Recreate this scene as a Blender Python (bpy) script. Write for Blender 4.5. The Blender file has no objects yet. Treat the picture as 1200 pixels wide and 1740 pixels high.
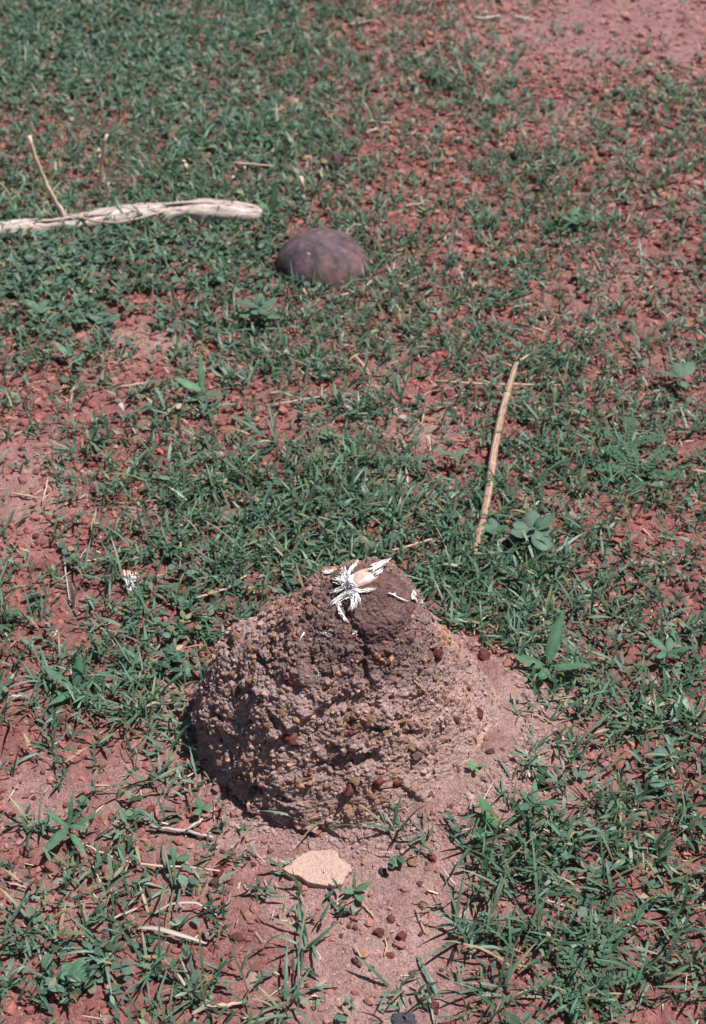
import bpy, bmesh, math, random
import numpy as np
from mathutils import Vector, Matrix, Euler, noise as mnoise
from mathutils.bvhtree import BVHTree

R = math.radians
random.seed(7)
rng = np.random.default_rng(11)
scene = bpy.context.scene
col = scene.collection

# ------------------------------------------------------------------ camera
H, PITCH, F = 1.35, R(40.0), 2450.0          # camera height, downward pitch, focal length in pixels of the 1200 x 1740 photo
cam = bpy.data.cameras.new('camera')
cam.sensor_fit = 'VERTICAL'; cam.sensor_height = 36.0; cam.lens = F / 1740 * 36.0
cam.clip_start = 0.05; cam.clip_end = 1000
cam.dof.use_dof = True; cam.dof.focus_distance = 1.66; cam.dof.aperture_fstop = 7.5
cam_o = bpy.data.objects.new('camera', cam); col.objects.link(cam_o)
cam_o.location = (0, 0, H); cam_o.rotation_euler = (math.pi / 2 - PITCH, 0, 0)
scene.camera = cam_o

# ------------------------------------------------------------------ light
SUN_EL, SUN_AZ = R(68), R(6)               # azimuth from +x towards +y: from the right, a little behind the mound
sd = Vector((math.cos(SUN_EL) * math.cos(SUN_AZ), math.cos(SUN_EL) * math.sin(SUN_AZ), math.sin(SUN_EL)))
world = bpy.data.worlds.new('World'); scene.world = world; world.use_nodes = True
wn = world.node_tree.nodes; wl = world.node_tree.links
sky = wn.new('ShaderNodeTexSky'); sky.sky_type = 'NISHITA'; sky.sun_disc = False
sky.sun_elevation = SUN_EL; sky.sun_rotation = math.pi / 2 - SUN_AZ
bg = wn['Background']; bg.inputs['Strength'].default_value = 0.052
wl.new(sky.outputs['Color'], bg.inputs['Color'])
sun = bpy.data.lights.new('sun', 'SUN'); sun.energy = 4.8; sun.angle = R(0.5); sun.color = (1.0, 0.955, 0.93)
sun_o = bpy.data.objects.new('sun', sun); col.objects.link(sun_o)
sun_o.rotation_euler = sd.to_track_quat('Z', 'Y').to_euler(); sun_o.location = (3, 2, 5)
vs = scene.view_settings
vs.view_transform = 'Standard'; vs.look = 'None'; vs.gamma = 1.0; vs.use_curve_mapping = False
vs.exposure = 0.54

# ------------------------------------------------------------------ numeric helpers
PERM = rng.permutation(256); PERM = np.concatenate([PERM, PERM, PERM])
G3 = rng.normal(size=(256, 3)); G3 /= np.linalg.norm(G3, axis=1)[:, None]
def noise3(p):
    p = np.asarray(p, float); i = np.floor(p).astype(int); f = p - i; i &= 255
    w = f * f * f * (f * (f * 6 - 15) + 10); out = 0
    for dx in (0, 1):
        wx = w[:, 0] if dx else 1 - w[:, 0]
        for dy in (0, 1):
            wy = w[:, 1] if dy else 1 - w[:, 1]
            for dz in (0, 1):
                wz = w[:, 2] if dz else 1 - w[:, 2]
                h = PERM[PERM[PERM[(i[:, 0] + dx) & 255] + ((i[:, 1] + dy) & 255)] + ((i[:, 2] + dz) & 255)]
                g = G3[h]
                out = out + wx * wy * wz * (g[:, 0] * (f[:, 0] - dx) + g[:, 1] * (f[:, 1] - dy) + g[:, 2] * (f[:, 2] - dz))
    return out * 1.6
def noise2(x, y, s, seed=0.0):
    x = np.atleast_1d(np.asarray(x, float)); y = np.atleast_1d(np.asarray(y, float))
    return noise3(np.stack([x * s + seed * 7.31, y * s - seed * 3.17, np.full_like(x, seed + 0.37)], 1))
def worley(p):                                # distances to the two nearest feature points
    p = np.asarray(p, float); i = np.floor(p).astype(int); f = p - i
    d1 = np.full(len(p), 9.0); d2 = np.full(len(p), 9.0); idn = np.zeros(len(p))
    for dx in (-1, 0, 1):
        for dy in (-1, 0, 1):
            for dz in (-1, 0, 1):
                h = PERM[PERM[PERM[(i[:, 0] + dx) & 255] + ((i[:, 1] + dy) & 255)] + ((i[:, 2] + dz) & 255)]
                q = 0.5 + 0.45 * G3[h]
                d = np.sqrt((q[:, 0] + dx - f[:, 0]) ** 2 + (q[:, 1] + dy - f[:, 1]) ** 2 + (q[:, 2] + dz - f[:, 2]) ** 2)
                near = d < d1
                d2 = np.where(near, d1, np.minimum(d2, d)); idn = np.where(near, h / 255.0, idn); d1 = np.where(near, d, d1)
    return d1, d2, idn
def smooth(a, b, x):
    t = np.clip((np.asarray(x, float) - a) / (b - a), 0, 1); return t * t * (3 - 2 * t)
def mix(a, b, t):
    t = np.asarray(t)[..., None]; return np.asarray(a) * (1 - t) + np.asarray(b) * t

CP, SP = math.cos(PITCH), math.sin(PITCH)
def project(x, y, z):                         # where a world point falls in the photograph
    zz = z - H; d = y * CP - zz * SP; up = y * SP + zz * CP
    d = np.maximum(d, 0.05)
    return 600 + F * x / d, 870 - F * up / d
def ray(u, v):
    a, b = (u - 600) / F, (870 - v) / F
    return Vector((a, CP + b * SP, -SP + b * CP))

# ------------------------------------------------------------------ cover maps (estimated by eye, column 100 px, row 87 px)
COVER = np.array([[int(c) for c in r] for r in (
    '788786352100', '887787575243', '546887545456', '778876556755', '888875656754', '998766756445', '764677866655',
    '454676646865', '346636736975', '258878868876', '247999999865', '448889999876', '548788888877', '556300014888',
    '556200001488', '344300002588', '353221237887', '556342148888', '775443038888', '666664137887')], float) / 9.0
def bil(M, u, v):
    gx = np.clip(u / 100.0 - 0.5, 0, 10.999); gy = np.clip(v / 87.0 - 0.5, 0, 18.999)
    i = gx.astype(int); j = gy.astype(int); a = gx - i; b = gy - j
    return M[j, i] * (1 - a) * (1 - b) + M[j, i + 1] * a * (1 - b) + M[j + 1, i] * (1 - a) * b + M[j + 1, i + 1] * a * b
def blobs(L, u, v):
    s = np.zeros_like(u)
    for (a, b, ra, rb, k) in L:
        s = np.maximum(s, k * np.exp(-(((u - a) / ra) ** 2 + ((v - b) / rb) ** 2)))
    return s
SAND = [(640, 1480, 170, 100, 1), (640, 1620, 150, 130, 1), (890, 1240, 110, 100, 1), (800, 1350, 190, 70, .9), (300, 1200, 60, 70, .8),
        (250, 1330, 120, 60, .55), (430, 1430, 120, 60, .8), (60, 840, 80, 70, .6), (235, 585, 90, 40, .6), (720, 740, 70, 38, .7),
        (1050, 470, 60, 34, .6), (640, 1720, 150, 70, 1), (1000, 40, 240, 70, .75), (80, 1370, 70, 60, .65), (310, 1450, 150, 80, .55), (120, 1520, 120, 60, .35),
        (520, 1540, 90, 70, .8), (950, 200, 120, 30, .4), (300, 190, 100, 30, .3)]
ROUND = [(110, 470, 190, 110, 1), (330, 430, 170, 70, .7), (130, 90, 240, 110, .9), (290, 1090, 90, 80, .8), (160, 1670, 130, 60, .6),
         (270, 1000, 140, 60, .45), (1080, 130, 80, 60, .5), (400, 250, 150, 100, .5)]

# ------------------------------------------------------------------ terrain and mound profile
CX, CY = 0.0, 1.20
ZT = np.array([-.03, 0, .03, .065, .105, .15, .185, .212, .235, .25]) - .004
PR = {0: [.250, .220, .188, .160, .137, .112, .092, .077, .060, .0],     # right
      45: [.21, .19, .165, .138, .116, .095, .080, .068, .052, .0],
      90: [.16, .15, .14, .122, .100, .078, .065, .056, .046, .0],        # back
      135: [.18, .175, .168, .154, .130, .098, .074, .059, .046, .0],
      180: [.205, .198, .192, .187, .172, .138, .099, .071, .050, .0],    # left
      225: [.208, .198, .188, .176, .157, .129, .101, .079, .056, .0],
      270: [.192, .180, .166, .150, .132, .111, .093, .078, .054, .0],    # front
      315: [.225, .198, .172, .150, .131, .110, .093, .080, .058, .0]}
PA = np.arange(0, 361, 45.0); PT = np.array([PR[int(a) % 360] for a in PA])
def mound_r(th, z):                            # th in radians
    th = np.degrees(th) % 360; k = np.clip(np.searchsorted(PA, th, 'right') - 1, 0, 7)
    t = (th - PA[k]) / (PA[k + 1] - PA[k]); t = t * t * (3 - 2 * t)
    r0 = np.array([np.interp(z_, ZT, PT[i]) for z_, i in zip(z, k)]); r1 = np.array([np.interp(z_, ZT, PT[i + 1]) for z_, i in zip(z, k)])
    return r0 * (1 - t) + r1 * t
BASE_A = np.linspace(0, 2 * math.pi, 181); BASE_R = mound_r(BASE_A, np.zeros(181))
def terr(x, y, fine=True):
    x = np.atleast_1d(np.asarray(x, float)); y = np.atleast_1d(np.asarray(y, float))
    th = np.arctan2(y - CY, x - CX) % (2 * math.pi); d = np.hypot(x - CX, y - CY) - np.interp(th, BASE_A, BASE_R)
    wr = np.clip(np.cos(th + R(18)), 0, 1); wf = np.clip(np.cos(th - R(270)), 0, 1)
    A = .005 + .036 * wr + .010 * wf; L = .03 + .055 * wr + .03 * wf
    z = A * np.exp(-np.maximum(d, 0) / L)
    far = np.clip(np.hypot(x, y - 1.5) / 6.0, 0, 1); k = 1 - far
    z = z + k * (.012 * noise2(x, y, 2.3, 1) + .005 * noise2(x, y, 7.0, 2) + .0028 * noise2(x, y, 21, 3))
    if fine:
        z = z + k * (.0016 * noise2(x, y, 60, 4) + .0011 * noise2(x, y, 140, 5))
    return z + .25 * (1 - k) * noise2(x, y, .05, 6) * far
def gpt(u, v, lift=0.0):                       # the ground point behind a photograph pixel
    d = ray(u, v); z = 0.0
    for _ in range(5):
        t = (z - H) / d.z; p = Vector((d.x * t, d.y * t, z)); z = float(terr(p.x, p.y, False)[0])
    return Vector((p.x, p.y, z + lift))
def upright(base, u, v):                       # the point above a base (same distance) that falls on a pixel
    d = ray(u, v); t = base.y / d.y; return Vector((d.x * t, base.y, H + d.z * t))

# ------------------------------------------------------------------ materials
def mat(name):
    m = bpy.data.materials.new(name); m.use_nodes = True
    nt = m.node_tree; b = nt.nodes['Principled BSDF']; return m, nt, b
def N(nt, t, **kw):
    n = nt.nodes.new(t)
    for k, v in kw.items():
        if k in n.inputs: n.inputs[k].default_value = v
        else: setattr(n, k, v)
    return n
def bump_chain(nt, b, layers, coord='Object'):
    tc = N(nt, 'ShaderNodeTexCoord'); prev = None
    for (kind, scale, strength, dist) in layers:
        if kind == 'n': t = N(nt, 'ShaderNodeTexNoise', Scale=scale, Detail=4.0, Roughness=.65); out = t.outputs['Fac']
        else: t = N(nt, 'ShaderNodeTexVoronoi', Scale=scale); out = t.outputs['Distance']
        nt.links.new(tc.outputs[coord], t.inputs['Vector'])
        bp = N(nt, 'ShaderNodeBump', Strength=strength, Distance=dist)
        if kind == 'v': bp.invert = True
        nt.links.new(out, bp.inputs['Height'])
        if prev: nt.links.new(prev.outputs['Normal'], bp.inputs['Normal'])
        prev = bp
    nt.links.new(prev.outputs['Normal'], b.inputs['Normal']); return tc
def speckle(nt, b, src, tc, scale, lo, hi, coord='Object'):
    t = N(nt, 'ShaderNodeTexNoise', Scale=scale, Detail=3.0, Roughness=.7); nt.links.new(tc.outputs[coord], t.inputs['Vector'])
    mr = N(nt, 'ShaderNodeMapRange'); mr.inputs['From Min'].default_value = .3; mr.inputs['From Max'].default_value = .7
    mr.inputs['To Min'].default_value = lo; mr.inputs['To Max'].default_value = hi
    nt.links.new(t.outputs['Fac'], mr.inputs['Value'])
    mx = N(nt, 'ShaderNodeMix'); mx.data_type = 'RGBA'; mx.blend_type = 'MULTIPLY'; mx.inputs['Factor'].default_value = 1.0
    nt.links.new(src, mx.inputs['A']); nt.links.new(mr.outputs['Result'], mx.inputs['B'])
    return mx.outputs['Result']
def attr_mat(name, rough, spec, layers=None, speck=None):
    m, nt, b = mat(name); a = N(nt, 'ShaderNodeAttribute', attribute_name='Col'); src = a.outputs['Color']
    b.inputs['Roughness'].default_value = rough; b.inputs['Specular IOR Level'].default_value = spec
    if layers:
        tc = bump_chain(nt, b, layers)
        if speck:
            for s in speck: src = speckle(nt, b, src, tc, *s)
    nt.links.new(src, b.inputs['Base Color']); return m, nt, b
def leaf_mat(name, rough=.42, spec=.45, trans=.22):
    m, nt, b = attr_mat(name, rough, spec)
    tr = N(nt, 'ShaderNodeBsdfTranslucent'); ms = N(nt, 'ShaderNodeMixShader', Fac=trans)
    a = [n for n in nt.nodes if n.type == 'ATTRIBUTE'][0]; hs = N(nt, 'ShaderNodeHueSaturation', Value=1.6, Saturation=1.1)
    nt.links.new(a.outputs['Color'], hs.inputs['Color']); nt.links.new(hs.outputs['Color'], tr.inputs['Color'])
    out = nt.nodes['Material Output']
    nt.links.new(b.outputs[0], ms.inputs[1]); nt.links.new(tr.outputs[0], ms.inputs[2]); nt.links.new(ms.outputs[0], out.inputs['Surface'])
    return m
M_SOIL = attr_mat('soil', .95, .15, [('n', 210, .8, .005), ('v', 330, .5, .003), ('n', 900, .6, .0018)], [(150, .75, 1.2), (420, .66, 1.3), (1300, .72, 1.25)])[0]
M_MOUND = attr_mat('mound_earth', .93, .2, [('n', 330, .75, .004), ('v', 420, .5, .002), ('n', 1000, .6, .0016)], [(190, .78, 1.2), (420, .7, 1.3), (1200, .75, 1.25)])[0]
M_STONE_ATTR = attr_mat('gravel_stone', .85, .25, [('n', 700, .5, .001)], [(600, .75, 1.2)])[0]
M_GRASS = leaf_mat('grass_blade', .47, .38, .22)
M_LEAF = leaf_mat('broad_leaf', .55, .3, .25)
nt_ = M_LEAF.node_tree; b_ = nt_.nodes['Principled BSDF']; a_ = [n for n in nt_.nodes if n.type == 'ATTRIBUTE'][0]
tc_ = bump_chain(nt_, b_, [('n', 330, .5, .0015)]); nt_.links.new(speckle(nt_, b_, speckle(nt_, b_, a_.outputs['Color'], tc_, 90, .75, 1.2), tc_, 420, .8, 1.18), b_.inputs['Base Color'])
def stone_mat(name, c1, c2, rough=.85):
    m, nt, b = mat(name); b.inputs['Roughness'].default_value = rough; b.inputs['Specular IOR Level'].default_value = .25
    tc = bump_chain(nt, b, [('n', 160, .8, .003), ('n', 600, .7, .0014)])
    oi = N(nt, 'ShaderNodeObjectInfo'); t = N(nt, 'ShaderNodeTexNoise', Scale=130.0, Detail=4.0)
    nt.links.new(tc.outputs['Object'], t.inputs['Vector'])
    ad = N(nt, 'ShaderNodeMath', operation='ADD'); nt.links.new(oi.outputs['Random'], ad.inputs[0]); nt.links.new(t.outputs['Fac'], ad.inputs[1])
    ml = N(nt, 'ShaderNodeMath', operation='MULTIPLY'); ml.inputs[1].default_value = .5; nt.links.new(ad.outputs[0], ml.inputs[0])
    rp = N(nt, 'ShaderNodeValToRGB'); rp.color_ramp.elements[0].position = .2; rp.color_ramp.elements[1].position = .8
    rp.color_ramp.elements[0].color = (*c1, 1); rp.color_ramp.elements[1].color = (*c2, 1)
    nt.links.new(ml.outputs[0], rp.inputs['Fac'])
    src = speckle(nt, b, rp.outputs['Color'], tc, 500, .7, 1.25)
    if name == 'pale_slab':
        st_ = N(nt, 'ShaderNodeTexNoise', Scale=42.0, Detail=6.0, Roughness=.7); nt.links.new(tc.outputs['Object'], st_.inputs['Vector'])
        rs_ = N(nt, 'ShaderNodeValToRGB'); rs_.color_ramp.elements[0].position = .58; rs_.color_ramp.elements[1].position = .72; nt.links.new(st_.outputs['Fac'], rs_.inputs['Fac'])
        mx_ = N(nt, 'ShaderNodeMix'); mx_.data_type = 'RGBA'; nt.links.new(rs_.outputs['Color'], mx_.inputs['Factor']); nt.links.new(src, mx_.inputs['A']); mx_.inputs['B'].default_value = (.33, .19, .155, 1); src = mx_.outputs['Result']
    nt.links.new(src, b.inputs['Base Color']); return m
MS = {'red': stone_mat('red_laterite', (.15, .045, .038), (.33, .105, .08)),
      'orange': stone_mat('orange_laterite', (.36, .19, .115), (.52, .305, .19)),
      'brown': stone_mat('brown_laterite', (.16, .085, .075), (.33, .175, .145)),
      'mauve': stone_mat('mauve_stone', (.12, .065, .075), (.22, .12, .12)),
      'pale': stone_mat('pale_stone', (.48, .32, .25), (.62, .44, .35)),
      'white': stone_mat('white_stone', (.50, .41, .37), (.66, .58, .52)),
      'grey': stone_mat('grey_stone', (.085, .078, .10), (.16, .14, .17)),
      'dark': stone_mat('dark_stone', (.07, .04, .042), (.14, .075, .07))}
def fibre_mat(name, c1, c2, rough=.7, stretch=(1, 1, .06), scale=900.0):
    m, nt, b = mat(name); b.inputs['Roughness'].default_value = rough; b.inputs['Specular IOR Level'].default_value = .3
    tc = N(nt, 'ShaderNodeTexCoord'); mp = N(nt, 'ShaderNodeMapping'); mp.inputs['Scale'].default_value = stretch
    nt.links.new(tc.outputs['UV'], mp.inputs['Vector'])
    t = N(nt, 'ShaderNodeTexNoise', Scale=scale, Detail=5.0, Roughness=.7); nt.links.new(mp.outputs[0], t.inputs['Vector'])
    rp = N(nt, 'ShaderNodeValToRGB'); rp.color_ramp.elements[0].position = .36; rp.color_ramp.elements[1].position = .62
    rp.color_ramp.elements[0].color = (*c1, 1); rp.color_ramp.elements[1].color = (*c2, 1)
    nt.links.new(t.outputs['Fac'], rp.inputs['Fac']); nt.links.new(rp.outputs['Color'], b.inputs['Base Color'])
    bp = N(nt, 'ShaderNodeBump', Strength=.4, Distance=.001); nt.links.new(t.outputs['Fac'], bp.inputs['Height']); nt.links.new(bp.outputs[0], b.inputs['Normal'])
    return m
M_STALK = fibre_mat('dry_stalk', (.17, .095, .065), (.42, .275, .20), .65, (6, 1.2, 1), 5.0)
M_STRAW = fibre_mat('dry_straw', (.33, .22, .16), (.58, .44, .34), .65, (3, 2, 1), 4.0)
M_STEM = fibre_mat('dry_brown_stem', (.34, .20, .12), (.58, .38, .25), .7, (3, 2, 1), 4.0)
M_TALL = fibre_mat('standing_straw', (.46, .32, .21), (.70, .54, .40), .7, (3, 2, 1), 4.0)
M_PALE = fibre_mat('bleached_blade', (.28, .23, .19), (.50, .45, .40), .55, (4, 2, 1), 4.0)
M_LOG = fibre_mat('weathered_wood', (.19, .125, .105), (.62, .52, .475), .85, (11, .42, 1), 3.0)

# ------------------------------------------------------------------ mesh helpers
def mesh_np(name, V, quads=None, tris=None, cols=None, smooth_=True):
    me = bpy.data.meshes.new(name); V = np.asarray(V, np.float32)
    q = np.asarray(quads, np.int32).reshape(-1, 4) if quads is not None and len(quads) else np.zeros((0, 4), np.int32)
    t = np.asarray(tris, np.int32).reshape(-1, 3) if tris is not None and len(tris) else np.zeros((0, 3), np.int32)
    me.vertices.add(len(V)); me.vertices.foreach_set('co', V.ravel())
    loops = np.concatenate([q.ravel(), t.ravel()]); me.loops.add(len(loops)); me.loops.foreach_set('vertex_index', loops)
    tot = np.concatenate([np.full(len(q), 4, np.int32), np.full(len(t), 3, np.int32)])
    st = np.concatenate([[0], np.cumsum(tot)[:-1]]).astype(np.int32)
    me.polygons.add(len(tot)); me.polygons.foreach_set('loop_start', st); me.polygons.foreach_set('loop_total', tot)
    me.polygons.foreach_set('use_smooth', np.full(len(tot), smooth_, bool))
    if cols is not None:
        a = me.color_attributes.new('Col', 'FLOAT_COLOR', 'POINT')
        a.data.foreach_set('color', np.concatenate([np.asarray(cols, np.float32), np.ones((len(V), 1), np.float32)], 1).ravel())
    me.update(calc_edges=True); me.validate(); return me
def link(name, me, m=None, parent=None, **props):
    o = bpy.data.objects.new(name, me); col.objects.link(o)
    if me is not None and m is not None and not me.materials: me.materials.append(m)
    if parent is not None: o.parent = parent
    for k, v in props.items(): o[k] = v
    return o
def thing(name, label, cat, loc=(0, 0, 0), group=None, rot=(0, 0, 0)):
    o = bpy.data.objects.new(name, None); col.objects.link(o); o.location = loc; o.rotation_euler = rot
    o.empty_display_size = .02; o['label'] = label; o['category'] = cat
    if group: o['group'] = group
    return o

def ribbons(base, az, lean, curl, length, width, cols, prof=((0, .55), (.35, 1), (.7, .72)), fold=0.0, roll=None, tipcol=None, ground=True, twist=0.0):
    """many tapering leaves or blades; returns V, quads, tris, colours"""
    n = len(base); T = [p[0] for p in prof] + [1.0]; W = [p[1] for p in prof]; rows = len(prof)
    ca, sa = np.cos(az), np.sin(az); pos = np.array(base, float); pts = [pos.copy()]; last = 0.0
    dirs = []
    for t in T[1:]:
        mid = (last + t) / 2; ph = lean + curl * mid; st = (t - last) * length
        d = np.stack([np.sin(ph) * ca, np.sin(ph) * sa, np.cos(ph)], 1); dirs.append(d)
        pos = pos + d * st[:, None]; pts.append(pos.copy()); last = t
    side0 = np.stack([-sa, ca, np.zeros(n)], 1); roll = np.zeros(n) if roll is None else roll
    k = 3 if fold else 2; V = np.zeros((n, rows * k + 1, 3)); C = np.zeros((n, rows * k + 1, 3))
    tip = cols if tipcol is None else tipcol
    for i in range(rows):
        d = dirs[min(i, len(dirs) - 1)]; nrm = np.cross(d, side0)
        rr = roll + twist * T[i]
        s = side0 * np.cos(rr)[:, None] + nrm * np.sin(rr)[:, None]; nn = np.cross(s, d)
        h = (width * W[i] / 2)[:, None]; c = cols * (1 - T[i]) + tip * T[i]
        if fold:
            V[:, i * 3] = pts[i] - s * h - nn * h * fold * -1; V[:, i * 3 + 1] = pts[i]; V[:, i * 3 + 2] = pts[i] + s * h + nn * h * fold
            C[:, i * 3] = c; C[:, i * 3 + 1] = c * 1.3; C[:, i * 3 + 2] = c
        else:
            V[:, i * 2] = pts[i] - s * h; V[:, i * 2 + 1] = pts[i] + s * h
            C[:, i * 2] = c; C[:, i * 2 + 1] = c
    V[:, -1] = pts[-1]; C[:, -1] = tip
    m = rows * k + 1; q = []; tr = []
    for i in range(rows - 1):
        for j in range(k - 1):
            q.append([i * k + j, i * k + j + 1, (i + 1) * k + j + 1, (i + 1) * k + j])
    for j in range(k - 1): tr.append([(rows - 1) * k + j, (rows - 1) * k + j + 1, m - 1])
    off = (np.arange(n) * m)[:, None, None]
    V = V.reshape(-1, 3)
    if ground:
        g = terr(V[:, 0], V[:, 1], False) + .0012
        V[:, 2] = np.maximum(V[:, 2], g)
    return V, (off + np.array(q)[None]).reshape(-1, 4), (off + np.array(tr)[None]).reshape(-1, 3), C.reshape(-1, 3)
def join(parts):
    Vs, qs, ts, cs, o = [], [], [], [], 0
    for V, q, t, c in parts:
        Vs.append(V); qs.append(q + o); ts.append(t + o); cs.append(c); o += len(V)
    return np.concatenate(Vs), np.concatenate(qs), np.concatenate(ts), np.concatenate(cs)

def tube(points, radii, sides=7, flat=1.0, jitter=0.0, nodes=None):
    """bmesh tube along points, irregular, with uv along the length"""
    P = [Vector(p) for p in points]; bm = bmesh.new(); uvl = bm.loops.layers.uv.new('UVMap'); rings = []; L = 0.0; Ls = []
    for i, p in enumerate(P):
        if i: L += (p - P[i - 1]).length
        Ls.append(L)
        d = (P[min(i + 1, len(P) - 1)] - P[max(i - 1, 0)]).normalized()
        s = d.cross(Vector((0, 0, 1)));
        if s.length < .1: s = d.cross(Vector((0, 1, 0)))
        s.normalize(); n = s.cross(d).normalized(); ring = []
        for k in range(sides):
            a = 2 * math.pi * k / sides; r = radii[i] * (1 + jitter * random.uniform(-1, 1))
            ring.append(bm.verts.new(p + s * math.cos(a) * r + n * math.sin(a) * r * flat))
        rings.append(ring)
    sc = 1 / .05
    for i in range(len(P) - 1):
        for k in range(sides):
            f = bm.faces.new((rings[i][k], rings[i][(k + 1) % sides], rings[i + 1][(k + 1) % sides], rings[i + 1][k])); f.smooth = True
            for lp, (uu, vv) in zip(f.loops, ((k, Ls[i]), (k + 1, Ls[i]), (k + 1, Ls[i + 1]), (k, Ls[i + 1]))): lp[uvl].uv = (uu / sides, vv * sc)
    for ring in (rings[0], rings[-1]):
        f = bm.faces.new(ring)
        for lp in f.loops: lp[uvl].uv = (.3, .3)
    bmesh.ops.recalc_face_normals(bm, faces=bm.faces)
    me = bpy.data.meshes.new('tube'); bm.to_mesh(me); bm.free(); return me
def resample(pts, n):
    P = np.array([list(p) for p in pts]); s = np.concatenate([[0], np.cumsum(np.linalg.norm(np.diff(P, axis=0), axis=1))])
    t = np.linspace(0, s[-1], n); return [Vector([np.interp(a, s, P[:, k]) for k in range(3)]) for a in t]

ICO = {}
for lv in (1, 2, 3):
    bm = bmesh.new(); bmesh.ops.create_icosphere(bm, subdivisions=lv, radius=1)
    ICO[lv] = (np.array([v.co[:] for v in bm.verts]), np.array([[v.index for v in f.verts] for f in bm.faces])); bm.free()
def rock(seed, lv=3, rough=.22, planes=7, flat=1.0):
    V, Fc = ICO[lv]; V = V.copy(); rs = np.random.default_rng(seed)
    for _ in range(planes):
        n = rs.normal(size=3); n /= np.linalg.norm(n); dd = rs.uniform(.5, .86); s = V @ n
        V = V - np.maximum(s - dd, 0)[:, None] * n * .95
    V = V * (1 + rough * noise3(V * 1.7 + seed * 3.3)[:, None] + rough * .75 * noise3(V * 4.3 + seed)[:, None])
    V[:, 2] *= flat
    return mesh_np('stone', V, None, Fc)

# ================================================================== the ground
xs = np.concatenate([-np.geomspace(200, 1.45, 26), np.arange(-1.4, -.62, .0095), np.arange(-.62, .62, .0042), np.arange(.62, 1.4, .0095), np.geomspace(1.45, 200, 26)])
yy = [.45]
while yy[-1] < 4.3: yy.append(yy[-1] + max(.0036, .0036 * (yy[-1] / 1.3) ** 1.25))
ys = np.concatenate([.4 - np.geomspace(200, .06, 26), np.array(yy), 4.4 + np.geomspace(.1, 200, 26)])
GX, GY = np.meshgrid(xs, ys); gx, gy = GX.ravel(), GY.ravel(); gz = terr(gx, gy)
gu, gv = project(gx, gy, 0 * gx); inn = (gy > .3)
gu = np.where(inn, gu, 600); gv = np.where(inn, gv, 2000)
sand = np.clip(blobs(SAND, gu, gv) * 1.25 + .28 * noise2(gx, gy, 11, 9) + .18 * noise2(gx, gy, 40, 10), 0, 1)
sand = np.where(gy < 3.9, sand, .5 * np.clip(.5 + noise2(gx, gy, 1.5, 9), 0, 1))
w1, w2, wid = worley(np.stack([gx * 150, gy * 150, gz * 0 + .3], 1))
crumb = (1 - sand * .75) * np.clip(1 - w1 * 1.25, 0, 1) * np.where(np.hypot(gx, gy - 1.6) < 3.2, 1, 0)
gz = gz + .0045 * crumb * (.4 + wid)
c = mix((.25, .106, .096), (.375, .235, .21), sand)
c = mix(c, (.18, .075, .068), np.clip(.6 * noise2(gx, gy, 5, 12), 0, .6) * (1 - sand))
c = mix(c, (.29, .155, .15), smooth(2.7, 3.5, gy) * smooth(-.2, .6, gx) * .9)
c = c * (1 + .16 * noise2(gx, gy, 28, 13) + .12 * noise2(gx, gy, 90, 14))[:, None] * (.84 + .32 * wid[:, None] * (1 - sand[:, None] * .7))
nx, ny = len(xs), len(ys); ii = np.arange(nx * ny).reshape(ny, nx)
q = np.stack([ii[:-1, :-1], ii[:-1, 1:], ii[1:, 1:], ii[1:, :-1]], -1).reshape(-1, 4)
ground = link('ground', mesh_np('ground', np.stack([gx, gy, gz], 1), q, None, np.clip(c, .01, .8)), M_SOIL, kind='structure')

# ================================================================== the mound
mound = thing('earth_mound', 'rough conical grey-brown earth mound studded with pebbles, dark cap on top', 'mound', (CX, CY, 0))
def surface(th, rr, zz, cx, cy):
    return np.stack([cx + rr * np.cos(th), cy + rr * np.sin(th), zz], -1)
def grid_normals(P):
    du = np.roll(P, -1, 1) - np.roll(P, 1, 1); dv = np.gradient(P, axis=0)
    n = np.cross(du, dv); n /= np.maximum(np.linalg.norm(n, axis=-1, keepdims=True), 1e-9); return n
NT, NZ = 760, 390
ta = np.linspace(0, 2 * math.pi, NT, endpoint=False)
ta = ta + .42 * np.cos(ta)                                   # denser on the side that faces the photographer
zl = np.interp(np.linspace(0, 1, NZ), [0, .85, 1], [-.034, .222, .2459])
TH, ZZ = np.meshgrid(ta, zl); rr = mound_r(TH.ravel(), ZZ.ravel()).reshape(TH.shape)
for _ in range(6): rr[1:-1] = (rr[:-2] + 2 * rr[1:-1] + rr[2:]) / 4
for _ in range(20): rr = (np.roll(rr, 1, 1) + 2 * rr + np.roll(rr, -1, 1)) / 4
P = surface(TH, rr, ZZ, CX, CY); NM = grid_normals(P); p = P.reshape(-1, 3); nm = NM.reshape(-1, 3)
mu, mv = project(p[:, 0], p[:, 1], p[:, 2])
smoothside = np.clip(smooth(640, 860, mu) * smooth(1040, 1220, mv) + .55 * smooth(1250, 1400, mv) * smooth(480, 620, mu), 0, 1)
rgh = (1 - .78 * smoothside) * (.62 + .38 * smooth(-.35, .3, noise3(p * 15 + 200)))
warp = p + .005 * np.stack([noise3(p * 40 + 5), noise3(p * 40 + 15), noise3(p * 40 + 25)], 1)
warp += .0016 * np.stack([noise3(p * 190 + 5), noise3(p * 190 + 15), noise3(p * 190 + 25)], 1)
big = noise3(p * 11 + 1.3); mid = noise3(p * 26 + 4.1); sm = noise3(p * 62 + 8)
a1, a2, aid = worley(warp * np.array([46, 46, 56])); b1, b2, bid = worley(warp * 120 + 7); c1, c2, cid = worley(warp * 260 + 3)
lum = smooth(-.25, .45, noise3(p * 17 + 40))               # where the crust is clotted
clot = rgh * lum * (.009 * np.clip(.62 - a1, 0, 1) + .0055 * (aid - .5) * smooth(.03, .16, a2 - a1))
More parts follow.
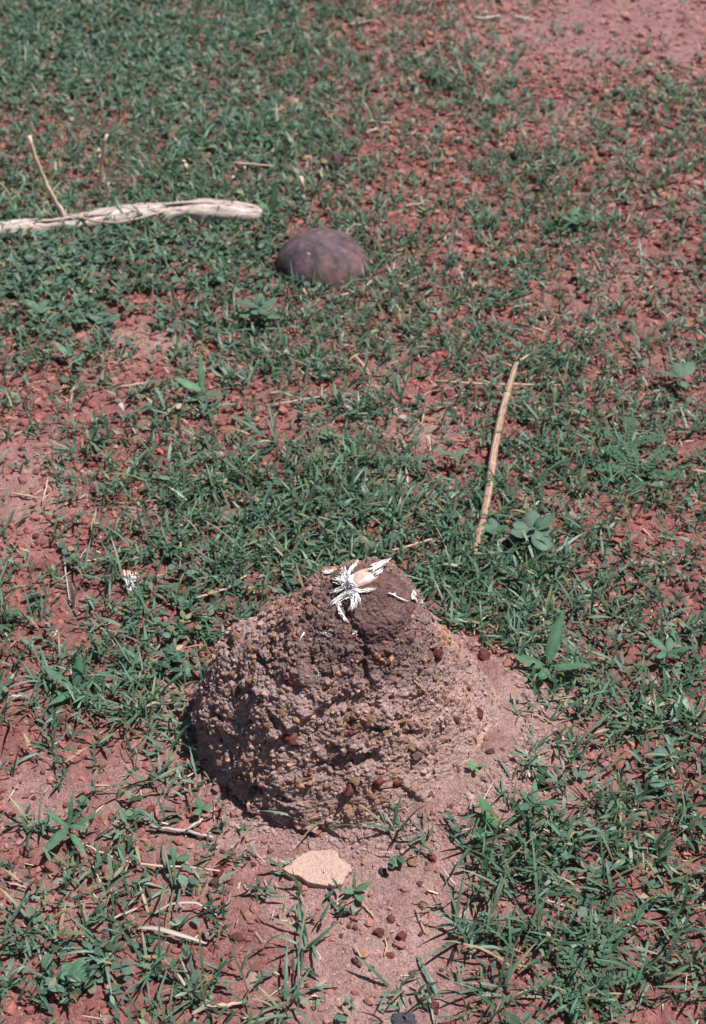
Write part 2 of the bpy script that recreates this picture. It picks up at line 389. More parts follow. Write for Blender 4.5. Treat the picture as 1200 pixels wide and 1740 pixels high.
dsp = .008 * big + .0055 * mid * rgh + .0032 * sm * rgh + clot
dsp += (.25 + .75 * rgh) * ((.0050 * (.55 - b1) * (.35 + bid) + .0030 * (bid - .5) * smooth(.04, .2, b2 - b1))) + .0026 * (.5 - c1) * (.3 + 1.4 * cid) * (.6 + .4 * rgh)
crack = np.abs(noise3(warp * np.array([24, 24, 30]) + 60)); dsp -= .0055 * rgh * (1 - smooth(0, .07, crack)) * smooth(.0, .4, noise3(p * 13 + 77))
crack2 = np.abs(noise3(warp * 55 + 90)); dsp -= .003 * (.3 + .7 * rgh) * (1 - smooth(0, .09, crack2)) * smooth(-.1, .4, noise3(p * 19 + 17))
dsp += .0013 * noise3(p * 300) + .0008 * noise3(p * 520)
pits = smooth(.46, .66, noise3(p * np.array([38, 38, 52]) + 31)) * rgh; dsp -= .009 * pits
def ledge(x0, y0, x1, y1, up, k, spread=1.0):                # an overhanging lip along a line, seen in the photograph
    L = math.hypot(x1 - x0, y1 - y0); ux, uy = (x1 - x0) / L, (y1 - y0) / L
    al = (mu - x0) * ux + (mv - y0) * uy; pe = -((mu - x0) * -uy + (mv - y0) * ux)     # >0 above the line (image up)
    return k * np.exp(-np.maximum(np.abs(al - L / 2) - L / 2, 0) ** 2 / (20 * spread) ** 2) * (smooth(-5, 5, pe) * np.exp(-np.maximum(pe, 0) / up) - .45 * (1 - smooth(-5, 2, pe)) * np.exp(np.minimum(pe, 0) / 22))
lm = .55 + .9 * np.clip(noise3(p * 45 + 12), -.4, .8)
dsp += lm * (ledge(470, 1252, 566, 1188, 55, .012) + ledge(570, 1262, 640, 1285, 26, .005) + ledge(330, 1225, 400, 1250, 30, .006) + ledge(430, 1400, 520, 1405, 40, .010) + ledge(365, 1340, 450, 1395, 40, .008)
             + ledge(480, 1150, 530, 1165, 26, .005) + ledge(690, 1340, 730, 1372, 28, .006) + ledge(395, 1165, 440, 1175, 26, .006))
edge = smooth(-.034, -.016, p[:, 2])
P2 = p + nm * (dsp * edge)[:, None]; P2[:, 2] -= edge * .55 * np.clip(clot + .0012 * (bid - .3), 0, .01) * smooth(.235, .2, p[:, 2])
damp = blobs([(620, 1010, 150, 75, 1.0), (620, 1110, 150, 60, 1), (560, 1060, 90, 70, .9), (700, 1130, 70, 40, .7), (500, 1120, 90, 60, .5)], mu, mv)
greyp = blobs([(400, 1150, 80, 80, .8), (480, 1180, 90, 70, .6), (660, 1150, 90, 50, .5)], mu, mv)
mc = mix((.335, .222, .196), (.405, .268, .232), smooth(560, 860, mu) * smooth(1100, 1300, mv))
mc = mix(mc, (.345, .25, .24), greyp * .7)
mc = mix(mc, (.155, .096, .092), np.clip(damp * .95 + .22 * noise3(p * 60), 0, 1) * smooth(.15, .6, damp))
mc = mix(mc, (.40, .21, .12), np.clip(noise3(p * 55 + 70) * 1.3 - .35, 0, .55) * (1 - damp))
mc = mix(mc, (.40, .205, .12), .75 * blobs([(490, 1030, 45, 22, .9), (757, 1085, 26, 32, .9), (400, 1090, 22, 18, .6), (590, 1225, 50, 22, .6), (600, 1370, 60, 26, .5), (705, 1250, 40, 30, .45)], mu, mv) * smooth(-.1, .35, noise3(p * 75 + 120)))
mc = mc * (1 + .13 * noise3(p * 30 + 8) + .13 * noise3(p * 120 + 3) + .25 * (bid - .5))[:, None]
mc = mix(mc, (.36, .185, .15), (1 - smooth(.0, .03, P2[:, 2])) * .6)
ii = np.arange(NT * NZ).reshape(NZ, NT); jj = np.roll(ii, -1, 1)
q = np.stack([ii[:-1], jj[:-1], jj[1:], ii[1:]], -1).reshape(-1, 4)
top = len(P2); P2 = np.concatenate([P2, [[CX, CY, .246]]]); mc = np.concatenate([mc, mc[-1:]])
tt = np.stack([ii[-1], jj[-1], np.full(NT, top)], -1)
off = np.array([CX, CY, 0])
body_me = mesh_np('body', P2 - off, q, tt, np.clip(mc, .01, .8)); body = link('body', body_me, M_MOUND, mound)
bvh_body = BVHTree.FromPolygons([tuple(a) for a in P2], [tuple(a) for a in q] + [tuple(a) for a in tt])

# dark cap
KX, KY = .012, 1.185
KZ = np.array([.186, .198, .210, .223, .238, .252, .262, .268, .2705]); KZ = KZ - .006; KR = np.array([1.10, 1.13, 1.08, .99, .86, .66, .44, .20, .0])
NT2, NZ2 = 380, 150
ta = np.linspace(0, 2 * math.pi, NT2, endpoint=False); ks = np.linspace(0, 1, NZ2)
kk = np.concatenate([[0], np.cumsum(np.hypot(np.diff(KZ), np.diff(KR) * .066))]); kk /= kk[-1]
zl = np.interp(ks, kk, KZ); rl = np.interp(ks, kk, KR)
for _ in range(8): zl[1:-1] = (zl[:-2] + 2 * zl[1:-1] + zl[2:]) / 4; rl[1:-1] = (rl[:-2] + 2 * rl[1:-1] + rl[2:]) / 4
TH = np.tile(ta, (NZ2, 1)); rx = np.where(np.cos(TH) > 0, .0625, .0600); ry = np.where(np.sin(TH) > 0, .055, .056)
P = np.stack([KX + rl[:, None] * rx * np.cos(TH), KY + rl[:, None] * ry * np.sin(TH), np.tile(zl[:, None], (1, NT2))], -1)
P[..., 2] -= .10 * np.clip(P[..., 0] - KX - .02, 0, 1) + .05 * np.clip(-(P[..., 0] - KX) - .03, 0, 1)
nm = grid_normals(P); nm[-1] = (0, 0, 1); nm = nm.reshape(-1, 3); p = P.reshape(-1, 3)
lf = smooth(.0, -.04, p[:, 0] - KX)
ku, kv = project(p[:, 0], p[:, 1], p[:, 2])
warp = p + .006 * np.stack([noise3(p * 45 + 5), noise3(p * 45 + 15), noise3(p * 45 + 25)], 1)
a1, a2, aid = worley(warp * np.array([75, 75, 130]) + 4); b1, b2, bid = worley(warp * 190)
low = smooth(.25, .205, p[:, 2])
dsp = .007 * noise3(p * 19 + 2) + .0026 * noise3(p * 55 + 6) + (.25 + .75 * np.maximum(lf, low)) * (.0022 * (.5 - a1) - .0028 * (1 - smooth(0, .14, a2 - a1)) * smooth(-.1, .4, noise3(p * 50 + 3))) + .0026 * (.5 - b1) * (.4 + bid) + .0013 * noise3(p * 230) + .001 * noise3(p * 420)
# a furrow between the left and the right lobe of the cap
fur = np.exp(-((ku - (578 + (kv - 1030) * .55)) / 9.0) ** 2) * smooth(1020, 1050, kv)
dsp -= .007 * fur
P2c = p + nm * (dsp * smooth(1.0, .93, np.repeat(ks, NT2)))[:, None]
kc = mix((.165, .09, .08), (.105, .06, .058), np.clip(.5 + noise3(p * 32), 0, 1)); kc = mix(kc, (.24, .15, .135), np.clip(noise3(p * 90 + 20) * 1.2, 0, .45))
kc = mix(kc, (.12, .078, .08), low * .35)
kc = kc * (1 + .16 * noise3(p * 150))[:, None]
ii = np.arange(NT2 * NZ2).reshape(NZ2, NT2); jj = np.roll(ii, -1, 1); qc = np.stack([ii[:-1], jj[:-1], jj[1:], ii[1:]], -1).reshape(-1, 4)
cap_me = mesh_np('cap', P2c - off, qc, None, np.clip(kc, .01, .8))
cap_part = link('cap', cap_me, M_MOUND, mound, label='dark reddish brown lobed cap of the mound')
bvh_cap = BVHTree.FromPolygons([tuple(a) for a in P2c], [tuple(a) for a in qc])
cam_v = Vector((0, 0, H))
def hit(u, v, lift=0.0, egg_too=False):                        # first surface (cap, mound or ground) behind a photograph pixel
    d = ray(u, v).normalized(); best = None
    for b in ((bvh_cap, bvh_body, globals()['bvh_egg']) if egg_too else (bvh_cap, bvh_body)):
        loc, n, i, dist = b.ray_cast(cam_v, d)
        if loc is not None and (best is None or dist < best[2]):
            best = (loc, n if n.dot(d) < 0 else -n, dist)
    g = gpt(u, v); gd = (g - cam_v).length
    if best is None or gd < best[2]: best = (g, Vector((0, 0, 1)), gd)
    return best[0] + best[1] * lift, best[1]

# pebbles stuck in the mound
ROCKS = [rock(s, 2, .5, 12) for s in range(8)]
def rock_mesh(i, mk):
    key = f'pebble_{i % 8}_{mk}'
    me = bpy.data.meshes.get(key)
    if me is None:
        me = ROCKS[i % 8].copy(); me.name = key; me.materials.clear(); me.materials.append(MS[mk])
    return me
MP = [(480, 1030, 8, 'orange'), (500, 1018, 9, 'orange'), (512, 1022, 7, 'orange'), (492, 1045, 7, 'brown'), (401, 1085, 10, 'orange'), (425, 1105, 8, 'orange'), (395, 1148, 9, 'orange'),
      (426, 1155, 7, 'orange'), (485, 1148, 6, 'red'), (503, 1127, 6, 'red'), (493, 1162, 6, 'red'), (405, 1175, 9, 'brown'), (366, 1228, 9, 'orange'), (353, 1242, 8, 'orange'), (370, 1240, 8, 'orange'),
      (390, 1215, 9, 'brown'), (355, 1268, 9, 'orange'), (370, 1278, 7, 'orange'), (411, 1279, 7, 'red'), (376, 1297, 7, 'brown'), (393, 1324, 8, 'orange'), (382, 1342, 7, 'orange'), (456, 1230, 8, 'orange'),
      (454, 1212, 7, 'orange'), (490, 1255, 10, 'red'), (498, 1267, 7, 'red'), (527, 1311, 8, 'orange'), (524, 1320, 6, 'orange'), (477, 1352, 8, 'orange'), (600, 1219, 8, 'orange'), (589, 1222, 8, 'orange'),
      (626, 1219, 9, 'orange'), (632, 1211, 6, 'orange'), (603, 1230, 8, 'orange'), (578, 1232, 6, 'orange'), (682, 1222, 7, 'orange'), (707, 1247, 8, 'orange'), (684, 1243, 10, 'orange'), (704, 1269, 8, 'orange'),
      (757, 1186, 7, 'orange'), (758, 1194, 7, 'orange'), (775, 1193, 5, 'orange'), (776, 1223, 6, 'orange'), (723, 1205, 5, 'brown'), (755, 1229, 6, 'dark'), (745, 1117, 10, 'red'), (731, 1113, 8, 'brown'),
      (697, 1228, 6, 'brown'), (734, 1273, 8, 'brown'), (710, 1284, 8, 'brown'), (592, 1347, 12, 'red'), (643, 1334, 12, 'red'), (677, 1334, 9, 'red'), (633, 1353, 8, 'orange'), (654, 1360, 7, 'orange'),
      (703, 1341, 8, 'orange'), (590, 1384, 11, 'orange'), (614, 1374, 7, 'orange'), (600, 1327, 8, 'orange'), (562, 1376, 7, 'orange'), (692, 1308, 6, 'orange'), (741, 1303, 6, 'orange'), (778, 1310, 6, 'orange'),
      (740, 1295, 6, 'brown'), (754, 1070, 9, 'orange'), (752, 1085, 8, 'orange'), (765, 1097, 6, 'orange'), (749, 1099, 6, 'red'), (816, 1211, 8, 'red'), (809, 1261, 6, 'red'), (825, 1254, 6, 'orange'),
      (566, 1175, 7, 'brown'), (600, 1083, 7, 'red'), (443, 1195, 7, 'brown'), (420, 1188, 7, 'brown'), (466, 1362, 6, 'brown'), (735, 1352, 6, 'brown'), (765, 1375, 7, 'red'), (735, 1381, 6, 'brown')]
for k in range(170):
    z = random.random()
    if z < .35: u, v = random.uniform(345, 480), random.uniform(1100, 1370)
    elif z < .75: u, v = random.uniform(540, 800), random.uniform(1180, 1390)
    elif z < .87: u, v = random.uniform(430, 520), random.uniform(1010, 1100)
    else: u, v = random.uniform(690, 820), random.uniform(1070, 1230)
    MP.append((u, v, random.uniform(2.0, 5.0) if random.random() < .85 else random.uniform(5, 7.5), random.choice(['orange', 'orange', 'orange', 'brown', 'brown', 'red'])))
for k, (u, v, r, mk) in enumerate(MP):
    loc, n = hit(u, v)
    if loc.z < terr(loc.x, loc.y)[0] + .002 and k >= 79: continue
    s = r * .00090; o = link('pebble', rock_mesh(k * 3 + 1, mk), None, mound)
    o.location = loc - Vector((CX, CY, 0)) - n * s * .42 + n * .0008; o.scale = (s * random.uniform(.8, 1.45), s * random.uniform(.7, 1.15), s * random.uniform(.65, 1))
    o.rotation_euler = (random.uniform(0, 6), random.uniform(0, 6), random.uniform(0, 6))

# grit and clods stuck to the crust: too small and too many to pick apart
Vg, Fg = ICO[1]; nrm_b = grid_normals(P2[:-1].reshape(NZ, NT, 3)).reshape(-1, 3)
pick = rng.choice(len(P2) - 1, 9500, replace=False); pick = pick[(P2[pick, 1] < CY + .04) & (P2[pick, 2] > .0)]; n = len(pick)
uu, vv = mu[pick], mv[pick]; s = np.exp(rng.normal(math.log(.0015), .5, n)).clip(.0006, .0042) * np.where((uu > 640) & (vv > 1150), .8, 1.0)
VV = Vg[None] * (1 + .32 * rng.normal(size=(n, len(Vg), 1)).clip(-1.3, 1.3)) * s[:, None, None] * rng.uniform(.7, 1.3, (n, 1, 3)) + (P2[pick] + nrm_b[pick] * (s * .15)[:, None] - off)[:, None, :]
k = rng.random((n, 1)); base = mc[pick] * rng.uniform(.8, 1.2, (n, 1))
pc = np.where(k < .13, np.array((.40, .215, .13)) * rng.uniform(.75, 1.15, (n, 1)), np.where(k < .2, np.array((.24, .11, .09)) * rng.uniform(.75, 1.2, (n, 1)), base))
link('grit', mesh_np('grit', VV.reshape(-1, 3), None, ((np.arange(n) * len(Vg)).reshape(n, 1, 1) + Fg[None]).reshape(-1, 3), np.repeat(pc, len(Vg), 0), False), M_STONE_ATTR, mound, kind='stuff')

# ================================================================== offering on the cap
m, nt, b = mat('egg_skin'); b.inputs['Roughness'].default_value = .45; b.inputs['Subsurface Weight'].default_value = .15; b.inputs['Subsurface Radius'].default_value = (.01, .005, .004)
b.inputs['Subsurface Scale'].default_value = .3
tc = bump_chain(nt, b, [('n', 120, .25, .001)]); t = N(nt, 'ShaderNodeTexNoise', Scale=110.0, Detail=5.0); nt.links.new(tc.outputs['Object'], t.inputs['Vector'])
rp = N(nt, 'ShaderNodeValToRGB'); rp.color_ramp.elements[0].position = .38; rp.color_ramp.elements[0].color = (.42, .27, .22, 1); rp.color_ramp.elements[1].position = .62; rp.color_ramp.elements[1].color = (.60, .46, .40, 1)
nt.links.new(t.outputs['Fac'], rp.inputs['Fac']); nt.links.new(rp.outputs['Color'], b.inputs['Base Color']); M_EGG = m
V, Fc = ICO[3]; V = V.copy(); V[:, 0] *= 1 + .12 * V[:, 0]; V *= (1 + .04 * noise3(V * 1.5 + 3))[:, None]
loc, n = hit(616, 981)
egg = link('egg', mesh_np('egg', V * np.array([.0205, .0115, .0062]), None, Fc), M_EGG, label='smooth pinkish oval egg set in the top of the dark mound cap', category='egg')
egg.location = loc + Vector((0, .001, -.0022)); e1, e2 = hit(596, 992, .006)[0], hit(640, 968, .006)[0]
egg.rotation_euler = (0, R(-6), math.atan2(e2.y - e1.y, e2.x - e1.x))

bpy.context.view_layer.update()
egg_mw = egg.matrix_basis; bvh_egg = BVHTree.FromPolygons([tuple(egg_mw @ v_.co) for v_ in egg.data.vertices], [tuple(p_.vertices) for p_ in egg.data.polygons])
m, nt, b = mat('white_feather'); b.inputs['Base Color'].default_value = (.86, .84, .81, 1); b.inputs['Roughness'].default_value = .8; M_FEATHER = m
m, nt, b = mat('grey_feather'); b.inputs['Base Color'].default_value = (.52, .48, .47, 1); b.inputs['Roughness'].default_value = .8; M_FEATHER2 = m
def strand_mesh(pts, r, barbs=5):
    pts = resample(pts, 6); me = tube(pts, [r, r * 1.1, r, r * .8, r * .55, r * .15], 4, .6)
    if barbs:
        bm = bmesh.new(); bm.from_mesh(me)
        for _ in range(barbs):
            i = random.randint(1, 4); p0 = pts[i]; d = (pts[i + 1] - pts[i - 1]).normalized()
            sd_ = Vector((random.uniform(-1, 1), random.uniform(-1, 1), random.uniform(-.2, .6))); e = p0 + d * random.uniform(.001, .004) + sd_.normalized() * random.uniform(.0015, .0042)
            w = d.cross(sd_).normalized() * r * .5
            vs_ = [bm.verts.new(p0 - w), bm.verts.new(p0 + w), bm.verts.new(e), bm.verts.new(p0 + d * r)]
            bm.faces.new((vs_[0], vs_[1], vs_[2])); bm.faces.new((vs_[0], vs_[3], vs_[2])); bm.faces.new((vs_[3], vs_[1], vs_[2]))
        bm.to_mesh(me); bm.free()
    return me
def feather(label, lines, n, jit, r=.0007, m=M_FEATHER, group='white feathers stuck on the mound', origin=None, lift=.003, full=False, barbs=3):
    """lines: pixel polylines that the strands follow over the surface"""
    u0, v0 = lines[0][0]; o = hit(u0, v0)[0]; root = thing('feather_tuft', label, 'feather', o, group)
    for k in range(n):
        ln = lines[k % len(lines)]; pts = []; ja, jb = random.gauss(0, jit), random.gauss(0, jit); sc = random.uniform(.65, 1.15)
        lu = np.array(ln, float); t0 = 0.0 if full else random.random() * .5; tq = np.linspace(t0, 1.0 if full else min(1.0, t0 + random.uniform(.35, .75)), 5) * (len(ln) - 1)
        du_, dv_ = random.gauss(0, jit * .8), random.gauss(0, jit * .8)
        ln = [(float(np.interp(q_, range(len(lu)), lu[:, 0])) + du_ * math.sin(i_ * 1.3), float(np.interp(q_, range(len(lu)), lu[:, 1])) + dv_ * math.sin(i_ * 1.7 + 1)) for i_, q_ in enumerate(tq)]
        for i, (u, v) in enumerate(ln):
            uu = ln[0][0] + (u - ln[0][0]) * sc + ja * (.4 + .7 * i) + random.gauss(0, jit * .25); vv = ln[0][1] + (v - ln[0][1]) * sc + jb * (.4 + .7 * i) + random.gauss(0, jit * .25)
            pts.append(hit(uu, vv, lift * random.uniform(.15, 1.0), True)[0] - o)
        if any((pts[i + 1] - pts[i]).length > .05 for i in range(len(pts) - 1)): continue
        link('feather_strand', strand_mesh(pts, r * random.uniform(.7, 1.3), barbs), m, root)
    return root
def Z(*c): return [(460 + a / 3.75, 900 + b / 3.75) for a, b in c]
def strands(label, lines, per, jit, r, m=M_FEATHER, lift=.0028, group='white feathers stuck on the mound'):
    o = hit(*lines[0][0], 0, True)[0]; root = thing('feather_tuft', label, 'feather', o, group)
    for ln in lines:
        for k in range(per):
            ja, jb = random.gauss(0, jit), random.gauss(0, jit); e0, e1 = random.uniform(0, .08), random.uniform(.72, 1.0); pts = []
            A = np.array(ln, float); s_ = np.linspace(0, 1, len(A))
            for q_ in np.linspace(e0, e1, 6):
                u = float(np.interp(q_, s_, A[:, 0])) + ja + random.gauss(0, jit * .22); v = float(np.interp(q_, s_, A[:, 1])) + jb + random.gauss(0, jit * .22)
                h_ = hit(u, v, 0, True); h_ = h_[0] + (h_[1] * .4 + Vector((0, -.35, .75))) * lift * random.uniform(.35, 1.5)
                if pts and (h_ - o - pts[-1]).length > .016: h_ = upright(o + pts[-1] + Vector((0, .002, 0)), u, v)
                pts.append(h_ - o)
            if any((pts[a + 1] - pts[a]).length > .025 for a in range(5)): continue
            link('feather_strand', strand_mesh(pts, r * random.uniform(.6, 1.4), random.choice((0, 0, 1, 2))), m, root)
strands('large matted white feather trailing down the dark cap below the egg', [Z((545, 222), (520, 245), (500, 290)), Z((530, 235), (505, 270), (495, 330)), Z((455, 258), (472, 290), (462, 322)), Z((395, 318), (432, 330), (475, 342)),
    Z((440, 306), (478, 330), (500, 352)), Z((485, 285), (500, 320), (492, 372)), Z((405, 405), (440, 382), (482, 364)), Z((380, 495), (412, 460), (452, 428), (492, 400), (530, 378)), Z((438, 476), (424, 452), (440, 436)),
    Z((505, 520), (514, 480), (524, 430), (528, 380)), Z((540, 500), (546, 460), (546, 410), (530, 368)), Z((562, 464), (556, 428), (540, 390)), Z((520, 380), (580, 402), (622, 386), (682, 388)), Z((478, 442), (500, 420), (522, 398)),
    Z((470, 345), (500, 365), (535, 375)), Z((490, 350), (525, 360), (560, 385)), Z((500, 400), (525, 395), (560, 400)), Z((512, 330), (505, 360), (515, 400)), Z((460, 300), (500, 340), (530, 400)), Z((425, 325), (470, 350), (515, 390)), Z((470, 400), (510, 390), (550, 400)), Z((500, 440), (520, 420), (550, 440)), Z((452, 332), (500, 345), (552, 364)), Z((522, 296), (500, 345), (506, 402)), Z((470, 322), (505, 352), (545, 376)), Z((480, 372), (505, 350), (520, 330))], 11, 2.2, .00052)
strands('white pointed feather sweeping up to the right off the egg', [Z((650, 272), (692, 240), (732, 210), (776, 178)), Z((640, 242), (692, 214), (745, 188)), Z((660, 286), (700, 266), (712, 250)), Z((668, 252), (720, 216), (768, 186)), Z((632, 262), (668, 250), (700, 232))], 9, 1.2, .00055)
strands('small white feather wisp on the left rim of the cap', [Z((312, 268), (352, 250), (402, 238)), Z((322, 280), (382, 282), (412, 250)), Z((318, 274), (360, 266), (396, 262))], 9, 1.0, .0005)
strands('thin white curved feather shaft lying right of centre on the cap', [Z((740, 405), (790, 430), (840, 455), (890, 462)), Z((776, 422), (788, 416), (796, 404))], 4, .5, .0006)
strands('scrap of white down clinging to the right edge of the cap', [Z((916, 395), (906, 430), (890, 442)), Z((904, 430), (920, 450), (934, 466)), Z((892, 432), (912, 444), (926, 440))], 8, .9, .00055)
strands('single white feather strip hanging in the furrow below the spray', [Z((425, 488), (445, 538), (466, 570), (490, 600)), Z((440, 535), (460, 560), (476, 596))], 8, .9, .0006)
feather('grey white down scrap on the grass edge behind the cap', [[(716, 1020), (722, 1024), (728, 1030)]], 12, 2.0, m=M_FEATHER2)
feather('tiny white thread on the grey flank left of the furrow', [[(516, 1074), (511, 1084), (508, 1094)]], 3, .4, full=True, barbs=0)
feather('small white fleck of down on the damp middle of the mound', [[(534, 1130), (538, 1138), (540, 1144)], [(536, 1134), (540, 1140)]], 8, 1.2, m=M_FEATHER2)
feather('short white wisp just below the cap lip', [[(598, 1078), (606, 1074), (612, 1072)]], 4, .6, full=True, barbs=1)
feather('pale down fleck on the grey shoulder under the cap', [[(550, 1074), (555, 1078), (560, 1080)]], 8, 1.5, m=M_FEATHER2)

# ================================================================== upturned bowl
m, nt, b = mat('bowl_skin'); b.inputs['Roughness'].default_value = .85; b.inputs['Specular IOR Level'].default_value = .2
tc = bump_chain(nt, b, [('n', 45, .25, .004), ('n', 380, .35, .001)])
t1 = N(nt, 'ShaderNodeTexNoise', Scale=15.0, Detail=4.0, Roughness=.62, Distortion=.6); t2 = N(nt, 'ShaderNodeTexNoise', Scale=34.0, Detail=5.0, Roughness=.7)
for t in (t1, t2): nt.links.new(tc.outputs['Object'], t.inputs['Vector'])
rp = N(nt, 'ShaderNodeValToRGB'); rp.color_ramp.elements[0].position = .36; rp.color_ramp.elements[0].color = (.052, .038, .048, 1); rp.color_ramp.elements[1].position = .66; rp.color_ramp.elements[1].color = (.155, .085, .08, 1)
e = rp.color_ramp.elements.new(.5); e.color = (.10, .068, .075, 1)
nt.links.new(t1.outputs['Fac'], rp.inputs['Fac'])
nt.links.new(speckle(nt, b, speckle(nt, b, rp.outputs['Color'], tc, 55, .6, 1.45), tc, 420, .7, 1.3), b.inputs['Base Color']); M_BOWL = m
m, nt, b = mat('chip_white'); b.inputs['Base Color'].default_value = (.62, .5, .42, 1); b.inputs['Roughness'].default_value = .8; M_CHIP = m
gb = gpt(549, 455); RB = .0870
bowl = thing('upturned_bowl', 'smooth dark brown round bowl lying upside down in the grass', 'bowl', gb, rot=(R(4), R(2), 0))
prof = [(.97, -.004), (1.0, .004), (1.01, .012), (.985, .018), (.995, .028), (.985, .10), (.955, .20), (.90, .31), (.82, .42), (.70, .53), (.55, .62), (.38, .68), (.2, .715), (.0, .725)]
prof = np.array(prof); s = np.linspace(0, len(prof) - 1, 60); pr = np.interp(s, np.arange(len(prof)), prof[:, 0]); pz = np.interp(s, np.arange(len(prof)), prof[:, 1])
for _ in range(2): pz[14:-1] = (pz[13:-2] + 2 * pz[14:-1] + pz[15:]) / 4; pr[14:-1] = (pr[13:-2] + 2 * pr[14:-1] + pr[15:]) / 4
pr[-1] = .0005
pr = np.concatenate([pr, pr[::-1] * .93]); pz = np.concatenate([pz, pz[::-1] - .05]); pz[-1] = -.004; nT = 96
th = np.linspace(0, 2 * math.pi, nT, endpoint=False); V = np.stack([RB * pr[:, None] * np.cos(th), RB * .97 * pr[:, None] * np.sin(th), np.tile(RB * pz[:, None], (1, nT))], -1)
sh = V.reshape(-1, 3); sh = sh * (1 + .035 * noise3(sh * 13 + 8) + .016 * noise3(sh * 26 + 3) + .006 * noise3(sh * 60))[:, None]
ii = np.arange(len(pr) * nT).reshape(len(pr), nT); jj = np.roll(ii, -1, 1); qb = np.stack([ii[:-1], jj[:-1], jj[1:], ii[1:]], -1).reshape(-1, 4)
link('shell', mesh_np('shell', sh, qb), M_BOWL, bowl)
rim_pts = [Vector((RB * 1.0 * math.cos(a), RB * .97 * math.sin(a), RB * .012)) for a in np.linspace(0, 2 * math.pi, 65)]
link('rim', tube(rim_pts, [.0042] * 65, 6, 1.0, .05), M_BOWL, bowl)
chip = ICO[1]; o = link('chip_mark', mesh_np('chip_mark', chip[0] * np.array([.0034, .0016, .001]), None, chip[1]), M_CHIP, bowl)
d = ray(523, 428).normalized(); bb = BVHTree.FromPolygons([tuple(a + np.array(gb)) for a in sh], [tuple(a) for a in qb]); lo, n_, _, _ = bb.ray_cast(cam_v, d)
if lo is not None: o.location = lo - gb; o.rotation_euler = n_.to_track_quat('Z', 'Y').to_euler()

# ================================================================== log
lp = [gpt(-30, 402), gpt(20, 400), gpt(100, 392), gpt(180, 385), gpt(260, 374), gpt(330, 372), gpt(400, 376), gpt(438, 378), gpt(446, 379)]
lrad = [.015, .015, .016, .017, .0185, .019, .019, .017, .009]
P_ = resample(lp, 44); ss = np.linspace(0, 1, 44); so = np.concatenate([[0], np.cumsum([(lp[i + 1] - lp[i]).length for i in range(len(lp) - 1)])]); so /= so[-1]
zl_ = np.polyval(np.polyfit(range(44), [p_.z for p_ in P_], 1), range(44))
for i, p_ in enumerate(P_): p_.z = zl_[i]; p_.z += .019 - .009 * (1 - i / 43) ** 1.3 + .0015 * math.sin(i * .4)
o = thing('fallen_log', 'bleached fibrous length of dead wood lying in the grass left of the bowl', 'log', P_[20])
rl_ = [float(np.interp(a, so, lrad)) * (1 + .10 * math.sin(a * 17) + .07 * math.sin(a * 41 + 1) + .07 * random.uniform(-1, 1)) for a in ss]
me = tube([p_ - P_[20] for p_ in P_], [r * 1.2 for r in rl_], 22, .72, 0.0)
V = np.zeros(len(me.vertices) * 3, np.float32); me.vertices.foreach_get('co', V); V = V.reshape(-1, 3); k = np.arange(len(V)) % 22
g = .0045 * noise3(np.stack([V[:, 0] * 5, k * .9, V[:, 0] * 0], 1)) - .006 * smooth(.15, .4, noise3(np.stack([V[:, 0] * 6, k * .6 + 9, V[:, 0] * 0], 1)))
V[:, 1:] *= (1 + g / .017)[:, None] if False else 1.0
V[:, 2] += g; V[:, 1] += g * .6
me.vertices.foreach_set('co', V.ravel()); link('trunk', me, M_LOG, o)
for (i0, i1, dy, rr_) in ((26, 41, .006, .0036), (16, 29, .010, .0032), (29, 42, -.011, .0030), (8, 20, -.006, .0028), (35, 43, .001, .003)):
    seg = P_[i0:i1 + 1]; nn = len(seg); hz = .0155 if dy > -.008 else .010
    link('split_fibre', tube([p_ - P_[20] + Vector((0, dy + random.gauss(0, .0008), hz + random.gauss(0, .0008))) for p_ in seg], [rr_ * w for w in np.interp(np.linspace(0, 1, nn), [0, .15, .6, 1], [.25, .9, 1, .2])], 6, .55, .15), M_LOG, o)

# ================================================================== stalks, straws, sticks
def stick(label, pts, r, m=M_STRAW, cat='straw', name='dry_straw', group=None, sides=6, flat=1.0, kind=None, taper=(.8, 1, 1, .7), n=None):
    o = pts[0].copy(); n = n or max(5, 3 * len(pts)); P_ = resample(pts, n)
    wob = [Vector((0, 0, 0)) if i in (0, n - 1) else Vector((random.gauss(0, r * .35), random.gauss(0, r * .35), random.gauss(0, r * .2))) for i in range(n)]
    rd = [r * float(np.interp(i / (n - 1), np.linspace(0, 1, len(taper)), taper)) for i in range(n)]
    me = tube([p_ - o + w for p_, w in zip(P_, wob)], rd, sides, flat, .10)
    ob = link(name, me, m, label=label, category=cat); ob.location = o
    if group: ob['group'] = group
    return ob
